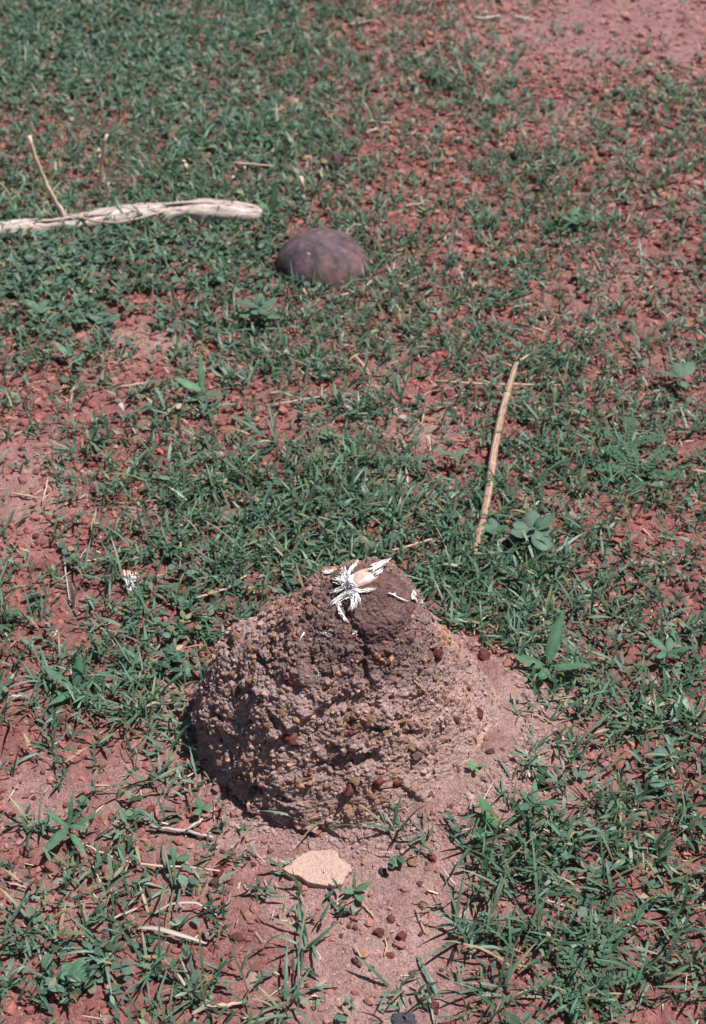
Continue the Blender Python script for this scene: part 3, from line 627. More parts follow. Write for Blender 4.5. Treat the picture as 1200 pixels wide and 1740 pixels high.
# the long split stalk
sp = [gpt(u, v + 16, .016) for u, v in ((880, 608), (866, 650), (850, 710), (838, 770), (830, 830), (821, 880), (813, 912), (804, 950))]
st = thing('dry_stalk', 'long split brown dry stalk lying across the grass above the mound', 'stalk', sp[0])
P_ = resample(sp, 40); rd = []
zl_ = np.polyval(np.polyfit(range(40), [p_.z for p_ in P_], 1), range(40))
for i, p_ in enumerate(P_): p_.z = zl_[i] + .006
for i in range(40):
    f = i / 39; r = .0058 * float(np.interp(f, [0, .06, .3, .7, .88, .9, .92, 1], [.55, .8, 1.02, 1.0, .95, 1.3, .85, .6])); rd.append(r * random.uniform(.95, 1.05))
link('cane', tube([p_ - sp[0] for p_ in P_], rd, 10, .75, .05), M_STALK, st)
for f0, f1, dx in ((.25, .62, -.0016), (.5, .86, .0022), (.08, .3, .0012)):
    seg = P_[int(f0 * 39):int(f1 * 39) + 1]; nn = len(seg)
    link('split_fibre', tube([p_ - sp[0] + Vector((dx, 0, .0042)) for p_ in seg], [.0010 if 0 < i < nn - 1 else .0004 for i in range(nn)], 5, .7, .1), M_STRAW, st)
for f in (.24, .6, .9):
    c_ = P_[int(f * 39)]; d_ = (P_[int(f * 39) + 1] - c_).normalized()
    link('node_ring', tube([c_ - sp[0] - d_ * .003, c_ - sp[0], c_ - sp[0] + d_ * .003], [.0055, .0064, .0055], 10, .8, .05), M_STEM, st)
link('side_prong', tube([gpt(876, 633, .018) - sp[0], gpt(888, 626, .02) - sp[0], gpt(899, 618, .02) - sp[0]], [.0022, .002, .001], 6), M_STRAW, st)
link('side_prong', tube([gpt(874, 638, .014) - sp[0], gpt(862, 631, .014) - sp[0], gpt(848, 626, .014) - sp[0]], [.002, .0018, .001], 6), M_STRAW, st)

def lay(pix, lift=.010): return [gpt(u, v, lift) for u, v in pix]
LYING = [  # label, pixels, radius m, material, lift
    ('long thin pale straw crossing under the split stalk', [(735, 657), (790, 661), (860, 664), (900, 663), (952, 665)], .0019, M_STRAW, .012),
    ('thin bent straw lying below the bleached log', [(121, 390), (160, 398), (196, 403), (240, 395), (286, 381)], .0022, M_STRAW, .03),
    ('pale straw in the blurred grass above the log', [(282, 130), (305, 127), (332, 123)], .0035, M_STRAW, .012),
    ('pale twig near the top edge of the picture, left of its centre line', [(572, 52), (600, 47), (642, 41)], .0028, M_STRAW, .01),
    ('pale straw at the top edge on bare red soil, left of two', [(808, 38), (828, 37), (850, 35)], .004, M_PALE, .01),
    ('pale straw at the top edge on bare red soil, right of two', [(872, 35), (888, 38), (906, 40)], .004, M_PALE, .01),
    ('short pale straw in dense grass right above the bowl', [(450, 196), (470, 195), (488, 193)], .003, M_STRAW, .012),
    ('pale straw beyond the bowl, longer of the crossing pair', [(600, 215), (635, 215), (666, 218)], .0024, M_PALE, .012),
    ('pale straw beyond the bowl, shorter of the crossing pair', [(622, 233), (632, 229), (642, 225)], .0024, M_PALE, .01),
    ('short straw on the gravel right of the bowl', [(686, 358), (703, 355), (719, 353)], .002, M_STRAW, .01),
    ('short straw sliver beside the right edge of the bowl', [(568, 517), (580, 514), (592, 510)], .002, M_STRAW, .014),
    ('straight pinkish straw on bare soil left of the leafy seedling', [(202, 663), (222, 660), (247, 656)], .0018, M_STRAW, .006),
    ('pale thin twig between the bowl and the pale flat fragment', [(463, 699), (500, 692), (548, 684)], .0018, M_PALE, .012),
    ('short straw by the right edge among dark gravel, upper', [(1146, 467), (1156, 468), (1166, 470)], .0022, M_PALE, .008),
    ('curved straw on the gravel below the bare patch at right', [(1102, 497), (1112, 490), (1118, 478)], .0022, M_STRAW, .008),
    ('pale sliver near the right edge level with the stalk tip', [(1136, 617), (1148, 618), (1160, 620)], .002, M_PALE, .008),
    ('pale sliver near the grey leaf at the right edge', [(1100, 677), (1110, 672), (1120, 670)], .002, M_PALE, .008),
    ('pale sliver in the grass above the split stalk tip', [(903, 564), (914, 568), (928, 573)], .002, M_PALE, .01),
    ('short straw beside the orange stone right of the stalk', [(948, 803), (958, 796), (968, 788)], .0018, M_STRAW, .012),
    ('brown twig on the bare patch right of the white stone, left one', [(680, 745), (686, 758), (692, 778)], .0016, M_STEM, .006),
    ('brown twig on the bare patch right of the white stone, right one', [(698, 708), (708, 720), (722, 730)], .0014, M_STEM, .006),
    ('reddish twig on the bare soil at the left edge', [(19, 843), (42, 847), (66, 851)], .0018, M_STEM, .006),
    ('pale upright splinter on bare soil at the left edge', [(83, 823), (79, 840), (74, 862)], .0014, M_STRAW, .01),
    ('long thin pale straw on red gravel left of the mound', [(109, 928), (111, 970), (116, 1005), (121, 1036)], .0012, M_PALE, .008),
    ('short brown straw on red gravel below the long thin one', [(118, 1120), (121, 1140), (125, 1161)], .0014, M_STRAW, .008),
    ('short thin straw beside the long one left of the mound', [(148, 940), (142, 948), (136, 958)], .001, M_PALE, .008),
    ('knotted brown straw in the grass up left of the mound shoulder', [(335, 1029), (365, 1020), (390, 1012), (402, 1000), (420, 991)], .0016, M_STRAW, .014),
    ('straw poking out of the left foot of the mound', [(288, 1148), (310, 1143), (334, 1139)], .0016, M_STRAW, .006),
    ('grey dry blade at the left edge level with the mound', [(16, 1191), (32, 1190), (47, 1190)], .0022, M_PALE, .008),
    ('thin straw behind the feathers on the mound top', [(664, 953), (690, 947), (715, 940), (734, 934)], .0016, M_STRAW, .02),
    ('thin brown straw in the tall grass behind the mound', [(741, 880), (744, 895), (742, 912)], .0014, M_STRAW, .016),
    ('white straw on the gravel left of the flat pale stone', [(255, 1413), (300, 1418), (335, 1423), (363, 1431)], .0022, M_PALE, .008),
    ('short straw crossing the white one on the gravel', [(346, 1402), (334, 1410), (318, 1421)], .0018, M_PALE, .012),
    ('long thin grey twig across the gravel at lower left', [(132, 1440), (165, 1455), (200, 1471), (250, 1481), (310, 1485), (375, 1491)], .0016, M_STRAW, .012),
    ('short pale straw under the round red stone', [(189, 1571), (212, 1560), (234, 1550)], .0014, M_PALE, .008),
    ('short straw at the left edge near the two big leaves', [(16, 1507), (30, 1511), (46, 1516)], .0014, M_PALE, .008),
    ('pale twig at the bottom edge left of the pale flat stone', [(347, 1722), (375, 1717), (412, 1710)], .0024, M_STRAW, .008),
    ('fine straw along the front foot of the mound', [(430, 1372), (455, 1385), (484, 1396), (510, 1403)], .0010, M_STRAW, .004),
    ('fine upright straw stub on the sand left of the mound foot', [(366, 1369), (366, 1382), (365, 1397)], .0011, M_STRAW, .004),
    ('dry straw in the dense grass at lower right', [(928, 1541), (944, 1546), (960, 1551)], .0014, M_STRAW, .012),
    ('pinkish straw in the dense grass near the lower right corner', [(1048, 1576), (1070, 1584), (1093, 1593)], .0014, M_STRAW, .012),
    ('dry straw on the sand edge right of the flat pale stone', [(753, 1485), (762, 1497), (774, 1512)], .0014, M_PALE, .008),
    ('thin brown straw on the right flank of the mound', [(703, 1155), (715, 1166), (728, 1179)], .0010, M_STEM, .002),
    ('dark thin root on the sand below the flat pale stone', [(608, 1530), (624, 1548), (636, 1562)], .0010, M_STEM, .003),
    ('pinkish thin stem on the sand beside the two red stones', [(655, 1596), (657, 1612), (654, 1627)], .0010, M_STEM, .003),
    ('thin straw on the sand right of the mound foot', [(818, 1396), (826, 1386), (838, 1372)], .0014, M_STEM, .004),
    ('dry stem behind the large pointed leaf plant', [(900, 880), (906, 872), (916, 862)], .0016, M_STRAW, .014)]
for lb, px, r, m_, lf_ in LYING:
    if lb.endswith('flank of the mound'):
        pts = [hit(u, v, lf_)[0] for u, v in px]
    else: pts = lay(px, lf_)
    stick(lb, pts, r, m_, group='dry straws scattered on the ground')
STAND = [  # label, base pixel, pixels above it, radius
    ('tall bent brown stem standing at the left, leaning from the log', (119, 388), [(98, 345), (76, 310), (62, 270), (50, 231)], .0032),
    ('straight brown stem standing behind the log, taller of two', (166, 350), [(169, 325), (172, 285), (182, 229)], .003),
    ('thin brown stem beside the taller straight one behind the log', (179, 362), [(183, 335), (185, 310)], .0018),
    ('short thin stem topping the straight one behind the log', (165, 300), [(167, 275), (169, 254)], .0026),
    ('short pale stub standing in grass above the log', (318, 310), [(316, 292), (313, 273)], .0034),
    ('pale stick standing just behind the bowl', (521, 364), [(517, 340), (511, 300)], .0034),
    ('brown stub standing in grass above the right end of the log', (409, 330), [(412, 308), (416, 283)], .0022),
    ('leaning brown stem piece at the left edge below the log', (30, 418), [(42, 398), (56, 382)], .0032),
    ('faint thin stem standing left of the bowl stick', (389, 322), [(392, 310), (397, 300)], .0022)]
for lb, bp, px, r in STAND:
    b0 = gpt(*bp); stick(lb, [b0] + [upright(b0, u, v) for u, v in px], r * 1.45, M_TALL, 'stem', 'dry_twig', 'dry stems standing in the grass', taper=(1, .95, .9, .75))
stick('thin dry stem lying flat behind the right end of the log', lay([(395, 300), (425, 302), (466, 306)], .03), .0022, M_STRAW, 'stem', 'dry_twig', 'dry stems standing in the grass')
stick('thick twig end lying right behind the end of the log', lay([(468, 345), (485, 350), (502, 358)], .012), .0028, M_STRAW, 'stem', 'dry_twig', 'dry stems standing in the grass')
# bleached dead blades
def dead_blade(label, pix, w, lift=.014):
    pts = resample(lay(pix, lift), 9); o = pts[0].copy(); V = []; 
    for i, p_ in enumerate(pts):
        d = (pts[min(i + 1, 8)] - pts[max(i - 1, 0)]).normalized(); s_ = d.cross(Vector((0, 0, 1))).normalized(); f = i / 8
        h = w * math.sin(math.pi * min(.95, .15 + .8 * f)) ** .6; p_ = p_ - o + Vector((0, 0, .008 * math.sin(math.pi * f)))
        V += [p_ - s_ * h + Vector((0, 0, .3 * h)), p_, p_ + s_ * h + Vector((0, 0, .3 * h)), p_ - Vector((0, 0, .0005))]
    q_ = []
    for i in range(8):
        a = i * 4; b_ = a + 4; q_ += [[a, a + 1, b_ + 1, b_], [a + 1, a + 2, b_ + 2, b_ + 1], [a + 2, a + 3, b_ + 3, b_ + 2], [a + 3, a, b_, b_ + 3]]
    ob = link('dead_blade', mesh_np('dead_blade', V, q_), M_PALE, label=label, category='dead grass', group='bleached dead grass blades'); ob.location = o
dead_blade('broad shiny white dead blade lying in the lower left grass', [(235, 1582), (270, 1590), (300, 1600), (352, 1609)], .0030, .006)
dead_blade('curved pale dead blade above the shiny white one', [(262, 1560), (290, 1549), (335, 1548), (375, 1566)], .0016, .008)
dead_blade('pale twisted dead leaf scrap on the left soil below the seedling', [(200, 702), (206, 706), (212, 712)], .005)
dead_blade('curled cream dry leaf between grass right of the mound', [(893, 1022), (900, 1012), (907, 1004)], .005)
dead_blade('pale dry leaf under the big rosette plant', [(916, 958), (925, 952), (936, 952)], .004)
# the downy feather in the grass at the left
feather('downy white feather standing in the grass left of the mound', [[(224, 1022), (221, 1008), (220, 988)], [(225, 1020), (228, 1005), (224, 992)], [(226, 1018), (232, 1006), (231, 998)]], 26, 2.4, group='feathers in the grass', lift=.03, r=.0008)
feather('small white feather scrap on soil under the downy one', [[(248, 1050), (252, 1044), (256, 1040)]], 10, 1.5, group='feathers in the grass')

# ================================================================== named stones
SHAPES = [rock(50 + s, 3, .26, 14) for s in range(6)]
def stone(label, u, v, ru, rv, mk, hgt=.6, group=None, sink=.3, name='stone'):
    """ru, rv: half width and apparent half height in photo pixels"""
    g = gpt(u, v); dist = (g - cam_v).length; s = dist / F; key = f'stone_{random.randint(0, 5)}_{mk}'
    me = bpy.data.meshes.get(key)
    if me is None:
        me = SHAPES[int(key.split('_')[1])].copy(); me.name = key; me.materials.clear(); me.materials.append(MS[mk])
    o = link(name, me, None, label=label, category='stone')
    if group: o['group'] = group
    a = ru * s; bdep = rv * s * 1.15
    o.scale = (a, bdep, max(a, bdep) * hgt); o.location = g + Vector((0, 0, max(a, bdep) * hgt * (1 - 2 * sink) * .8)); o.rotation_euler = (random.uniform(-.15, .15), random.uniform(-.15, .15), random.uniform(-.3, .3))
    return o
for a in [
    ('angular mauve brown stone standing in grass beyond the bowl', 571, 290, 17, 17, 'mauve', 1.15, None, .1), ('dark mauve stone left behind the bowl', 496, 325, 13, 12, 'mauve', .8),
    ('cream white stone on the bare patch left of the stalk', 683, 716, 11, 10, 'white', .8), ('pink orange stone on the gravel right of the bowl', 781, 503, 10, 9, 'orange', .7),
    ('pink flat stone under the pink orange one', 771, 517, 10, 6, 'pale', .4), ('dark red stone at the right end of the long thin straw', 988, 670, 13, 11, 'red', .8),
    ('bright red stone below the bare patch at right', 1064, 497, 8, 7, 'red', .7), ('round pitted red stone at the right foot of the mound', 822, 1117, 16, 13, 'red', .85),
    ('flat red stone chip between the mound and the round red stone', 787, 1105, 11, 5, 'red', .4), ('dark flat oval stone on the sand apron', 834, 1279, 11, 5, 'dark', .5),
    ('smaller brown stone touching the dark flat oval one', 852, 1275, 7, 5, 'red', .5), ('dark stone in the grass edge above the sand apron', 838, 1180, 11, 5, 'dark', .5),
    ('blue grey stone cut by the bottom edge', 688, 1738, 28, 14, 'grey', .35), ('pale beige flat stone at the bottom left of the sand', 430, 1670, 13, 17, 'pale', .3),
    ('brown ridged stone on the lower left gravel', 208, 1446, 21, 14, 'brown', .6), ('dark red stone touching the brown ridged one', 178, 1448, 13, 10, 'red', .6),
    ('round rust red stone in the lower left grass', 202, 1555, 13, 11, 'red', .85), ('flat reddish stone by the left front foot of the mound', 330, 1336, 20, 9, 'red', .35),
    ('brick red stone below the left front foot of the mound', 258, 1380, 11, 10, 'red', .7), ('red stone on the gravel right of the white straw', 393, 1453, 9, 8, 'red', .7),
    ('dull red stone under the red one by the white straw', 382, 1470, 9, 8, 'red', .7), ('dark plum stone on the gravel at lower left', 364, 1503, 11, 10, 'mauve', .8),
    ('purple red stone beside the end of the white straw', 365, 1411, 8, 7, 'mauve', .7), ('red stone on the sand, left of the pair near the bottom', 643, 1587, 12, 9, 'red', .7),
    ('red stone on the sand, right of the pair near the bottom', 682, 1593, 11, 10, 'red', .7), ('darker red stone in front of the right one of the pair', 672, 1607, 10, 7, 'red', .6),
    ('small red stone above the pair on the sand', 666, 1564, 8, 8, 'red', .7), ('small dark red stone below the pair on the sand', 664, 1625, 7, 6, 'red', .7),
    ('red stone near the blue grey one at the bottom edge', 737, 1712, 13, 14, 'red', .7), ('orange brown stone on the soil right of the flat pale stone', 701, 1466, 11, 9, 'orange', .6),
    ('dark red stone beside the orange brown one right of the flat pale stone', 735, 1458, 9, 9, 'red', .7), ('pale flat fragment half hidden in grass mid way to the bowl', 591, 694, 13, 6, 'white', .35),
    ('brown stone on red gravel by the long thin straw', 101, 979, 10, 9, 'brown', .7), ('orange red stone in the grass up left of the mound', 427, 1019, 10, 8, 'orange', .7),
    ('orange stone in the grass left of the mound shoulder', 258, 1124, 13, 9, 'orange', .6), ('small orange stone left of the downy feather', 206, 1039, 8, 8, 'orange', .7),
    ('orange stone in the grass right of the split stalk', 957, 783, 10, 9, 'orange', .7), ('flat mauve stone in the right grass level with the mound', 1010, 1096, 13, 8, 'mauve', .4),
    ('red stone in the lower right grass', 1081, 1596, 8, 7, 'red', .7), ('small pink stone at the grass edge of the lower sand', 786, 1578, 8, 8, 'pale', .7),
    ('tan stone in the lower left gravel left of the brown ridged one', 112, 1488, 10, 12, 'white', .5), ('red stone left of the lower left tuft', 115, 1445, 9, 7, 'red', .6)]:
    stone(*a)
# flat pale stone in front of the mound: a slab with a broken outline
out = [(481, 1487), (497, 1472), (513, 1457), (531, 1449), (556, 1445), (572, 1449), (580, 1462), (595, 1472), (597, 1484), (588, 1494), (580, 1510), (556, 1512), (530, 1508), (505, 1500)]
gp = [gpt(u, v) for u, v in out]; cen = sum(gp, Vector()) / len(gp); bm = bmesh.new(); uvl = None
ring = []
for i in range(len(gp)):
    a, b_ = gp[i], gp[(i + 1) % len(gp)]
    for t in (0, .33, .66):
        p_ = a.lerp(b_, t); ring.append(p_ - cen + Vector((random.gauss(0, .0008), random.gauss(0, .0008), 0)))
levels = [(-.004, .99), (.002, .99), (.0035, 1.01), (.0058, 1.0), (.0066, .985), (.0069, .93), (.0070, .7), (.0070, .4)]; rows = []
for z, sc in levels: rows.append([bm.verts.new((p_.x * sc, p_.y * sc, z + .0022 * float(mnoise.noise(Vector((p_.x * sc * 38, p_.y * sc * 38, z * 30)))) )) for p_ in ring])
ct = bm.verts.new((0, 0, .0070)); n_ = len(ring)
for a, b_ in zip(rows[:-1], rows[1:]):
    for i in range(n_): bm.faces.new((a[i], a[(i + 1) % n_], b_[(i + 1) % n_], b_[i]))
for i in range(n_): bm.faces.new((rows[-1][i], rows[-1][(i + 1) % n_], ct))
bm.normal_update()
for f in bm.faces: f.smooth = f.normal.z > .8
me = bpy.data.meshes.new('flat_stone'); bm.to_mesh(me); bm.free()
M_SLAB = stone_mat('pale_slab', (.37, .24, .19), (.47, .325, .265), .9)
o = link('flat_stone', me, M_SLAB, label='large flat pale peach stone lying on sand in front of the mound', category='stone'); o.location = cen

# ================================================================== loose pebbles that can be picked out one by one
ZONES = [((20, 460, 1330, 1720), 78, 'reddish pebble loose on the soil at the lower left, before the mound', 'pebbles on the lower left soil', ['red', 'red', 'mauve', 'brown', 'orange']),
         ((500, 780, 1400, 1720), 30, 'small reddish pebble loose on the sand before the mound', 'pebbles on the front sand', ['red', 'red', 'brown', 'mauve']),
         ((20, 150, 880, 1330), 40, 'reddish pebble loose on the red soil at the left edge', 'pebbles on the left edge soil', ['red', 'red', 'orange', 'brown']),
         ((340, 480, 660, 800), 22, 'reddish brown pebble heaped in the bare hollow left of centre', 'pebbles in the bare hollow', ['red', 'brown', 'red']),
         ((640, 800, 660, 770), 14, 'dull red pebble on the bare patch by the split stalk', 'pebbles on the bare patch by the stalk', ['red', 'mauve', 'brown']),
         ((860, 1180, 260, 560), 52, 'red pebble in the gravel of the upper right', 'pebbles of the upper right gravel', ['red', 'red', 'orange', 'brown']),
         ((800, 960, 1180, 1340), 16, 'small brownish pebble lying on the sand apron right of the mound', 'pebbles on the sand apron', ['red', 'brown', 'mauve'])]
LOOSE = []
for (u0, u1, v0, v1), n, lb, gr, mks in ZONES:
    for k in range(n):
        for _ in range(20):
            u, v = random.uniform(u0, u1), random.uniform(v0, v1)
            if hit(u, v)[0].z < gpt(u, v).z + .012 and not (470 < u < 605 and 1440 < v < 1520): break
        r = min(11, random.lognormvariate(1.62, .33)); mk = random.choice(mks)
        g = gpt(u, v); s = r * (g - cam_v).length / F
        o = link('pebble', rock_mesh(random.randint(0, 7), mk), None, label=lb, category='pebble', group=gr); LOOSE.append((o, u, v, r, mk))
        o.scale = (s * random.uniform(.85, 1.2), s * random.uniform(.85, 1.1), s * random.uniform(.6, .9)); o.location = g + Vector((0, 0, s * .3)); o.rotation_euler = (random.uniform(-.4, .4), random.uniform(-.4, .4), random.uniform(0, 6))
ANCH = [(540, 1482, 'flat pale stone'), (208, 1446, 'brown ridged stone'), (202, 1555, 'round rust red stone'), (393, 1453, 'red stone by white straw'), (364, 1503, 'dark plum stone'),
        (310, 1420, 'white straw'), (296, 1508, 'pale based tuft'), (122, 1432, 'broad leaved weed'), (178, 1630, 'thick dark tuft'), (300, 1600, 'shiny white dead blade'), (430, 1670, 'pale beige stone'),
        (643, 1587, 'left paired red stone'), (682, 1593, 'right paired red stone'), (516, 1612, 'splayed tuft'), (690, 1722, 'blue grey stone'), (701, 1466, 'orange brown stone'),
        (668, 1412, 'low spreading tuft'), (258, 1380, 'brick red stone'), (330, 1336, 'flat reddish stone'), (112, 980, 'long thin pale straw'), (122, 1140, 'short brown straw'), (85, 1160, 'broad bladed tuft'),
        (95, 1280, 'far left tuft'), (60, 1405, 'thin left tuft'), (346, 685, 'tall leaved seedling'), (440, 750, 'long shiny bladed tuft'), (683, 716, 'cream white stone'), (700, 718, 'bare patch twigs'),
        (850, 710, 'split stalk'), (1064, 497, 'bright red stone'), (942, 400, 'upright gravel tuft'), (975, 390, 'broad bladed sprig'), (946, 265, 'tall light blade'), (1110, 490, 'curved straw'),
        (834, 1279, 'dark flat oval stone'), (877, 1210, 'runner tuft'), (905, 1290, 'apron edge tuft'), (1156, 468, 'right edge straw'), (492, 1712, 'bottom edge tuft'), (720, 1690, 'long bladed tuft')]
DIRS = ['right of', 'up right of', 'above', 'up left of', 'left of', 'below left of', 'below', 'below right of']
TINT = {'red': 'red', 'mauve': 'mauve brown', 'brown': 'brown', 'orange': 'orange'}
fam = {}
for o, u, v, r, mk in LOOSE:
    dd, au, av, an = min((math.hypot(u - a[0], v - a[1]), *a) for a in ANCH)
    k = int(round(math.degrees(math.atan2(av - v, u - au)) / 45)) % 8
    fam.setdefault((TINT[mk], DIRS[k], an), []).append((dd, o))
ORD = ['nearest', 'second nearest', 'third nearest', 'fourth nearest', 'fifth nearest', 'sixth nearest', 'seventh nearest', 'eighth nearest', 'ninth nearest', 'tenth nearest']
for (tint, dr, an), L in fam.items():
    L.sort(key=lambda a: a[0])
    for k, (dd, o) in enumerate(L): an2 = an; o['label'] = (ORD[min(k, 9)] + ' of the ' if len(L) > 1 else 'loose ') + f'{tint} pebble' + ('s' if len(L) > 1 else '') + f' {dr} the {an}'

# ================================================================== gravel: one mass
def in_view(n, y0, y1, grow=1.25):
    y = y0 * (y1 / y0) ** rng.random(n) if False else np.sqrt(rng.random(n) * (y1 ** 2 - y0 ** 2) + y0 ** 2)
    hw = (y * CP + H * SP) / F * 600 * grow + .05
    return (rng.random(n) * 2 - 1) * hw, y
def off_mound(x, y, pad=0.0):
    th = np.arctan2(y - CY, x - CX) % (2 * math.pi); return np.hypot(x - CX, y - CY) > np.interp(th, BASE_A, BASE_R) + pad
def cover(x, y, seed, soft=2.2, bias=0.0):
    u, v = project(x, y, 0 * x); d = bil(COVER, u, v)
    n = .75 * noise2(x, y, 13, seed) + .55 * noise2(x, y, 34, seed + 1)
    d = d * (1 - .08 * smooth(520, 720, u) * smooth(680, 520, v))
    return d * .45 + .55 / (1 + np.exp(-((d - .58 + bias) * 6.0 + n * soft * 1.3))), u, v, d
V0, F0 = ICO[1]
x, y = in_view(110000, .72, 4.0, 1.25); u, v = project(x, y, 0 * x); sd_ = blobs(SAND, u, v)
keep = off_mound(x, y, -.005) & (rng.random(len(x)) < np.where(y > 3.2, .55, .85) * (1 - .72 * np.clip(sd_, 0, 1)) * np.clip(.75 + .9 * noise2(x, y, 9, 41), .15, 1)); x, y = x[keep], y[keep]; n = min(len(x), 52000); x, y = x[:n], y[:n]
u, v = project(x, y, 0 * x); sd_ = blobs(SAND, u, v)
s = np.exp(rng.normal(math.log(.0023), .66, n)) * (1 - .25 * sd_); s = s * (1 + .35 * blobs([(240, 1480, 220, 160, 1), (100, 1000, 100, 300, .7), (410, 720, 90, 60, 1)], u, v)); s = np.clip(s, .0007, .0066) * (1 + .28 * np.clip(y - 1.4, 0, 2))
ang = rng.random(n) * 6.283; tilt = rng.normal(0, .5, n)
VV = V0[None] * (1 + .30 * rng.normal(size=(n, len(V0), 1)).clip(-1.4, 1.4)) * np.stack([rng.uniform(.8, 1.4, n), rng.uniform(.7, 1.1, n), rng.uniform(.45, .9, n)], 1)[:, None, :] * s[:, None, None]
ct_, st_ = np.cos(tilt)[:, None], np.sin(tilt)[:, None]; Yr = VV[..., 1] * ct_ - VV[..., 2] * st_; Zr = VV[..., 1] * st_ + VV[..., 2] * ct_
ca, sa = np.cos(ang)[:, None], np.sin(ang)[:, None]; Xr = VV[..., 0] * ca - Yr * sa; Yr = VV[..., 0] * sa + Yr * ca
z0 = terr(x, y) + s * .25 + .0018 * (1 - sd_)
VV = np.stack([Xr + x[:, None], Yr + y[:, None], Zr + z0[:, None]], -1).reshape(-1, 3)
pal = np.array([(.20, .065, .058), (.26, .088, .075), (.30, .11, .09), (.15, .058, .056), (.31, .145, .10), (.32, .17, .15), (.22, .11, .105)]); pc = pal[rng.choice(7, n, p=[.2, .24, .2, .12, .07, .09, .08])] * rng.uniform(.8, 1.2, (n, 1))
pc = mix(pc, (.36, .2, .165), np.clip(sd_, 0, 1) * .45); pc = mix(pc, (.36, .17, .15), smooth(3.0, 3.7, y) * smooth(0, .7, x) * .6)
link('gravel', mesh_np('gravel', VV, None, (np.arange(n) * len(V0))[:, None, None].repeat(1, 1) .reshape(n, 1, 1) + F0[None] if False else ((np.arange(n) * len(V0)).reshape(n, 1, 1) + F0[None]).reshape(-1, 3), np.repeat(pc, len(V0), 0), False), M_STONE_ATTR, kind='stuff')
# crumbs on the mound foot and the sand: finer grains
x, y = in_view(46000, .74, 1.8, 1.15); keep = off_mound(x, y, .0); x, y = x[keep], y[keep]; u, v = project(x, y, 0 * x); sd_ = blobs(SAND, u, v); keep = rng.random(len(x)) < .12 + .75 * sd_; x, y = x[keep], y[keep]; n = len(x)
s = np.exp(rng.normal(math.log(.0009), .5, n)).clip(.0004, .0032); VV = V0[None] * (1 + .25 * rng.normal(size=(n, len(V0), 1))) * s[:, None, None] * np.array([1, 1, .7]) + np.stack([x, y, terr(x, y) + s * .3], 1)[:, None, :]
pc = mix((.22, .115, .10), (.42, .27, .24), rng.random(n)) * rng.uniform(.75, 1.15, (n, 1))
link('soil_crumbs', mesh_np('soil_crumbs', VV.reshape(-1, 3), None, ((np.arange(n) * len(V0)).reshape(n, 1, 1) + F0[None]).reshape(-1, 3), np.repeat(pc, len(V0), 0), False), M_STONE_ATTR, kind='stuff')

n = 5200; th = rng.random(n) * 6.283; d_ = np.abs(rng.normal(0, .022, n)) - .006; rb = np.interp(th, BASE_A, BASE_R) + d_; x, y = CX + rb * np.cos(th), CY + rb * np.sin(th)
s = np.exp(rng.normal(math.log(.0013), .55, n)).clip(.0005, .0048); VV = V0[None] * (1 + .3 * rng.normal(size=(n, len(V0), 1)).clip(-1.4, 1.4)) * s[:, None, None] * np.array([1, 1, .75]) + np.stack([x, y, terr(x, y) + s * .25], 1)[:, None, :]
pc = mix((.25, .15, .14), (.38, .26, .23), rng.random(n)) * rng.uniform(.75, 1.15, (n, 1))
link('mound_crumbs', mesh_np('mound_crumbs', VV.reshape(-1, 3), None, ((np.arange(n) * len(V0)).reshape(n, 1, 1) + F0[None]).reshape(-1, 3), np.repeat(pc, len(V0), 0), False), M_STONE_ATTR, kind='stuff')

# ================================================================== grass: one mass of short shoots and long blades
DARK, MID, LIGHT, BLUE, YEL = (np.array(a) for a in ((.038, .080, .048), (.082, .152, .092), (.135, .220, .138), (.105, .165, .135), (.22, .19, .10)))
def green(n, light=.3, blue=.2):
    t = rng.random((n, 1)); c = DARK * (1 - t) + MID * t; k = rng.random((n, 1)) < light; c = np.where(k, MID + (LIGHT - MID) * rng.random((n, 1)), c)
    k = rng.random((n, 1)) < blue; c = np.where(k, c * .4 + BLUE * .6, c) * rng.uniform(.8, 1.2, (n, 1))
    k = rng.random((n, 1)); c = np.where(k < .035, np.array((.36, .27, .17)) * rng.uniform(.7, 1.2, (n, 1)), c); return np.where((k > .035) & (k < .09), c * np.array((1.7, 1.1, .8)), c)
parts = []
x, y = in_view(44000, .70, 3.95, 1.25); pr_, u, v, d = cover(x, y, 61); rd_ = blobs(ROUND, u, v)
keep = (rng.random(len(x)) < pr_ * (1 - .72 * rd_) * (.245 + .40 * d)) & off_mound(x, y, .004); x, y, u, v, d = x[keep], y[keep], u[keep], v[keep], d[keep]; ns = len(x)
k = 6; sx, sy = np.repeat(x, k), np.repeat(y, k); j = np.tile(np.arange(k), ns); az = np.repeat(rng.random(ns) * 6.283, k) + j * 2.4 + rng.normal(0, .4, ns * k)
vig = np.repeat(np.clip(.75 + .5 * d + .25 * noise2(x, y, 5, 70), .5, 1.45), k)
h = rng.uniform(0, .018, ns * k) * vig; base = np.stack([sx + rng.normal(0, .005, ns * k), sy + rng.normal(0, .005, ns * k), terr(sx, sy, False) + h], 1)
L = rng.lognormal(math.log(.0175), .38, ns * k).clip(.007, .046) * vig; W = rng.uniform(.0025, .0048, ns * k) * (.7 + .3 * vig)
shade = np.repeat(rng.uniform(.75, 1.25, ns), k)[:, None]; cc = green(ns * k, .3, .25) * shade; tipc = np.where(rng.random((ns * k, 1)) < .06, YEL, cc * 1.1)
parts.append(ribbons(base, az, rng.uniform(.35, 1.45, ns * k), rng.uniform(.0, .8, ns * k), L, W, cc, roll=rng.normal(0, .35, ns * k), tipcol=tipc))
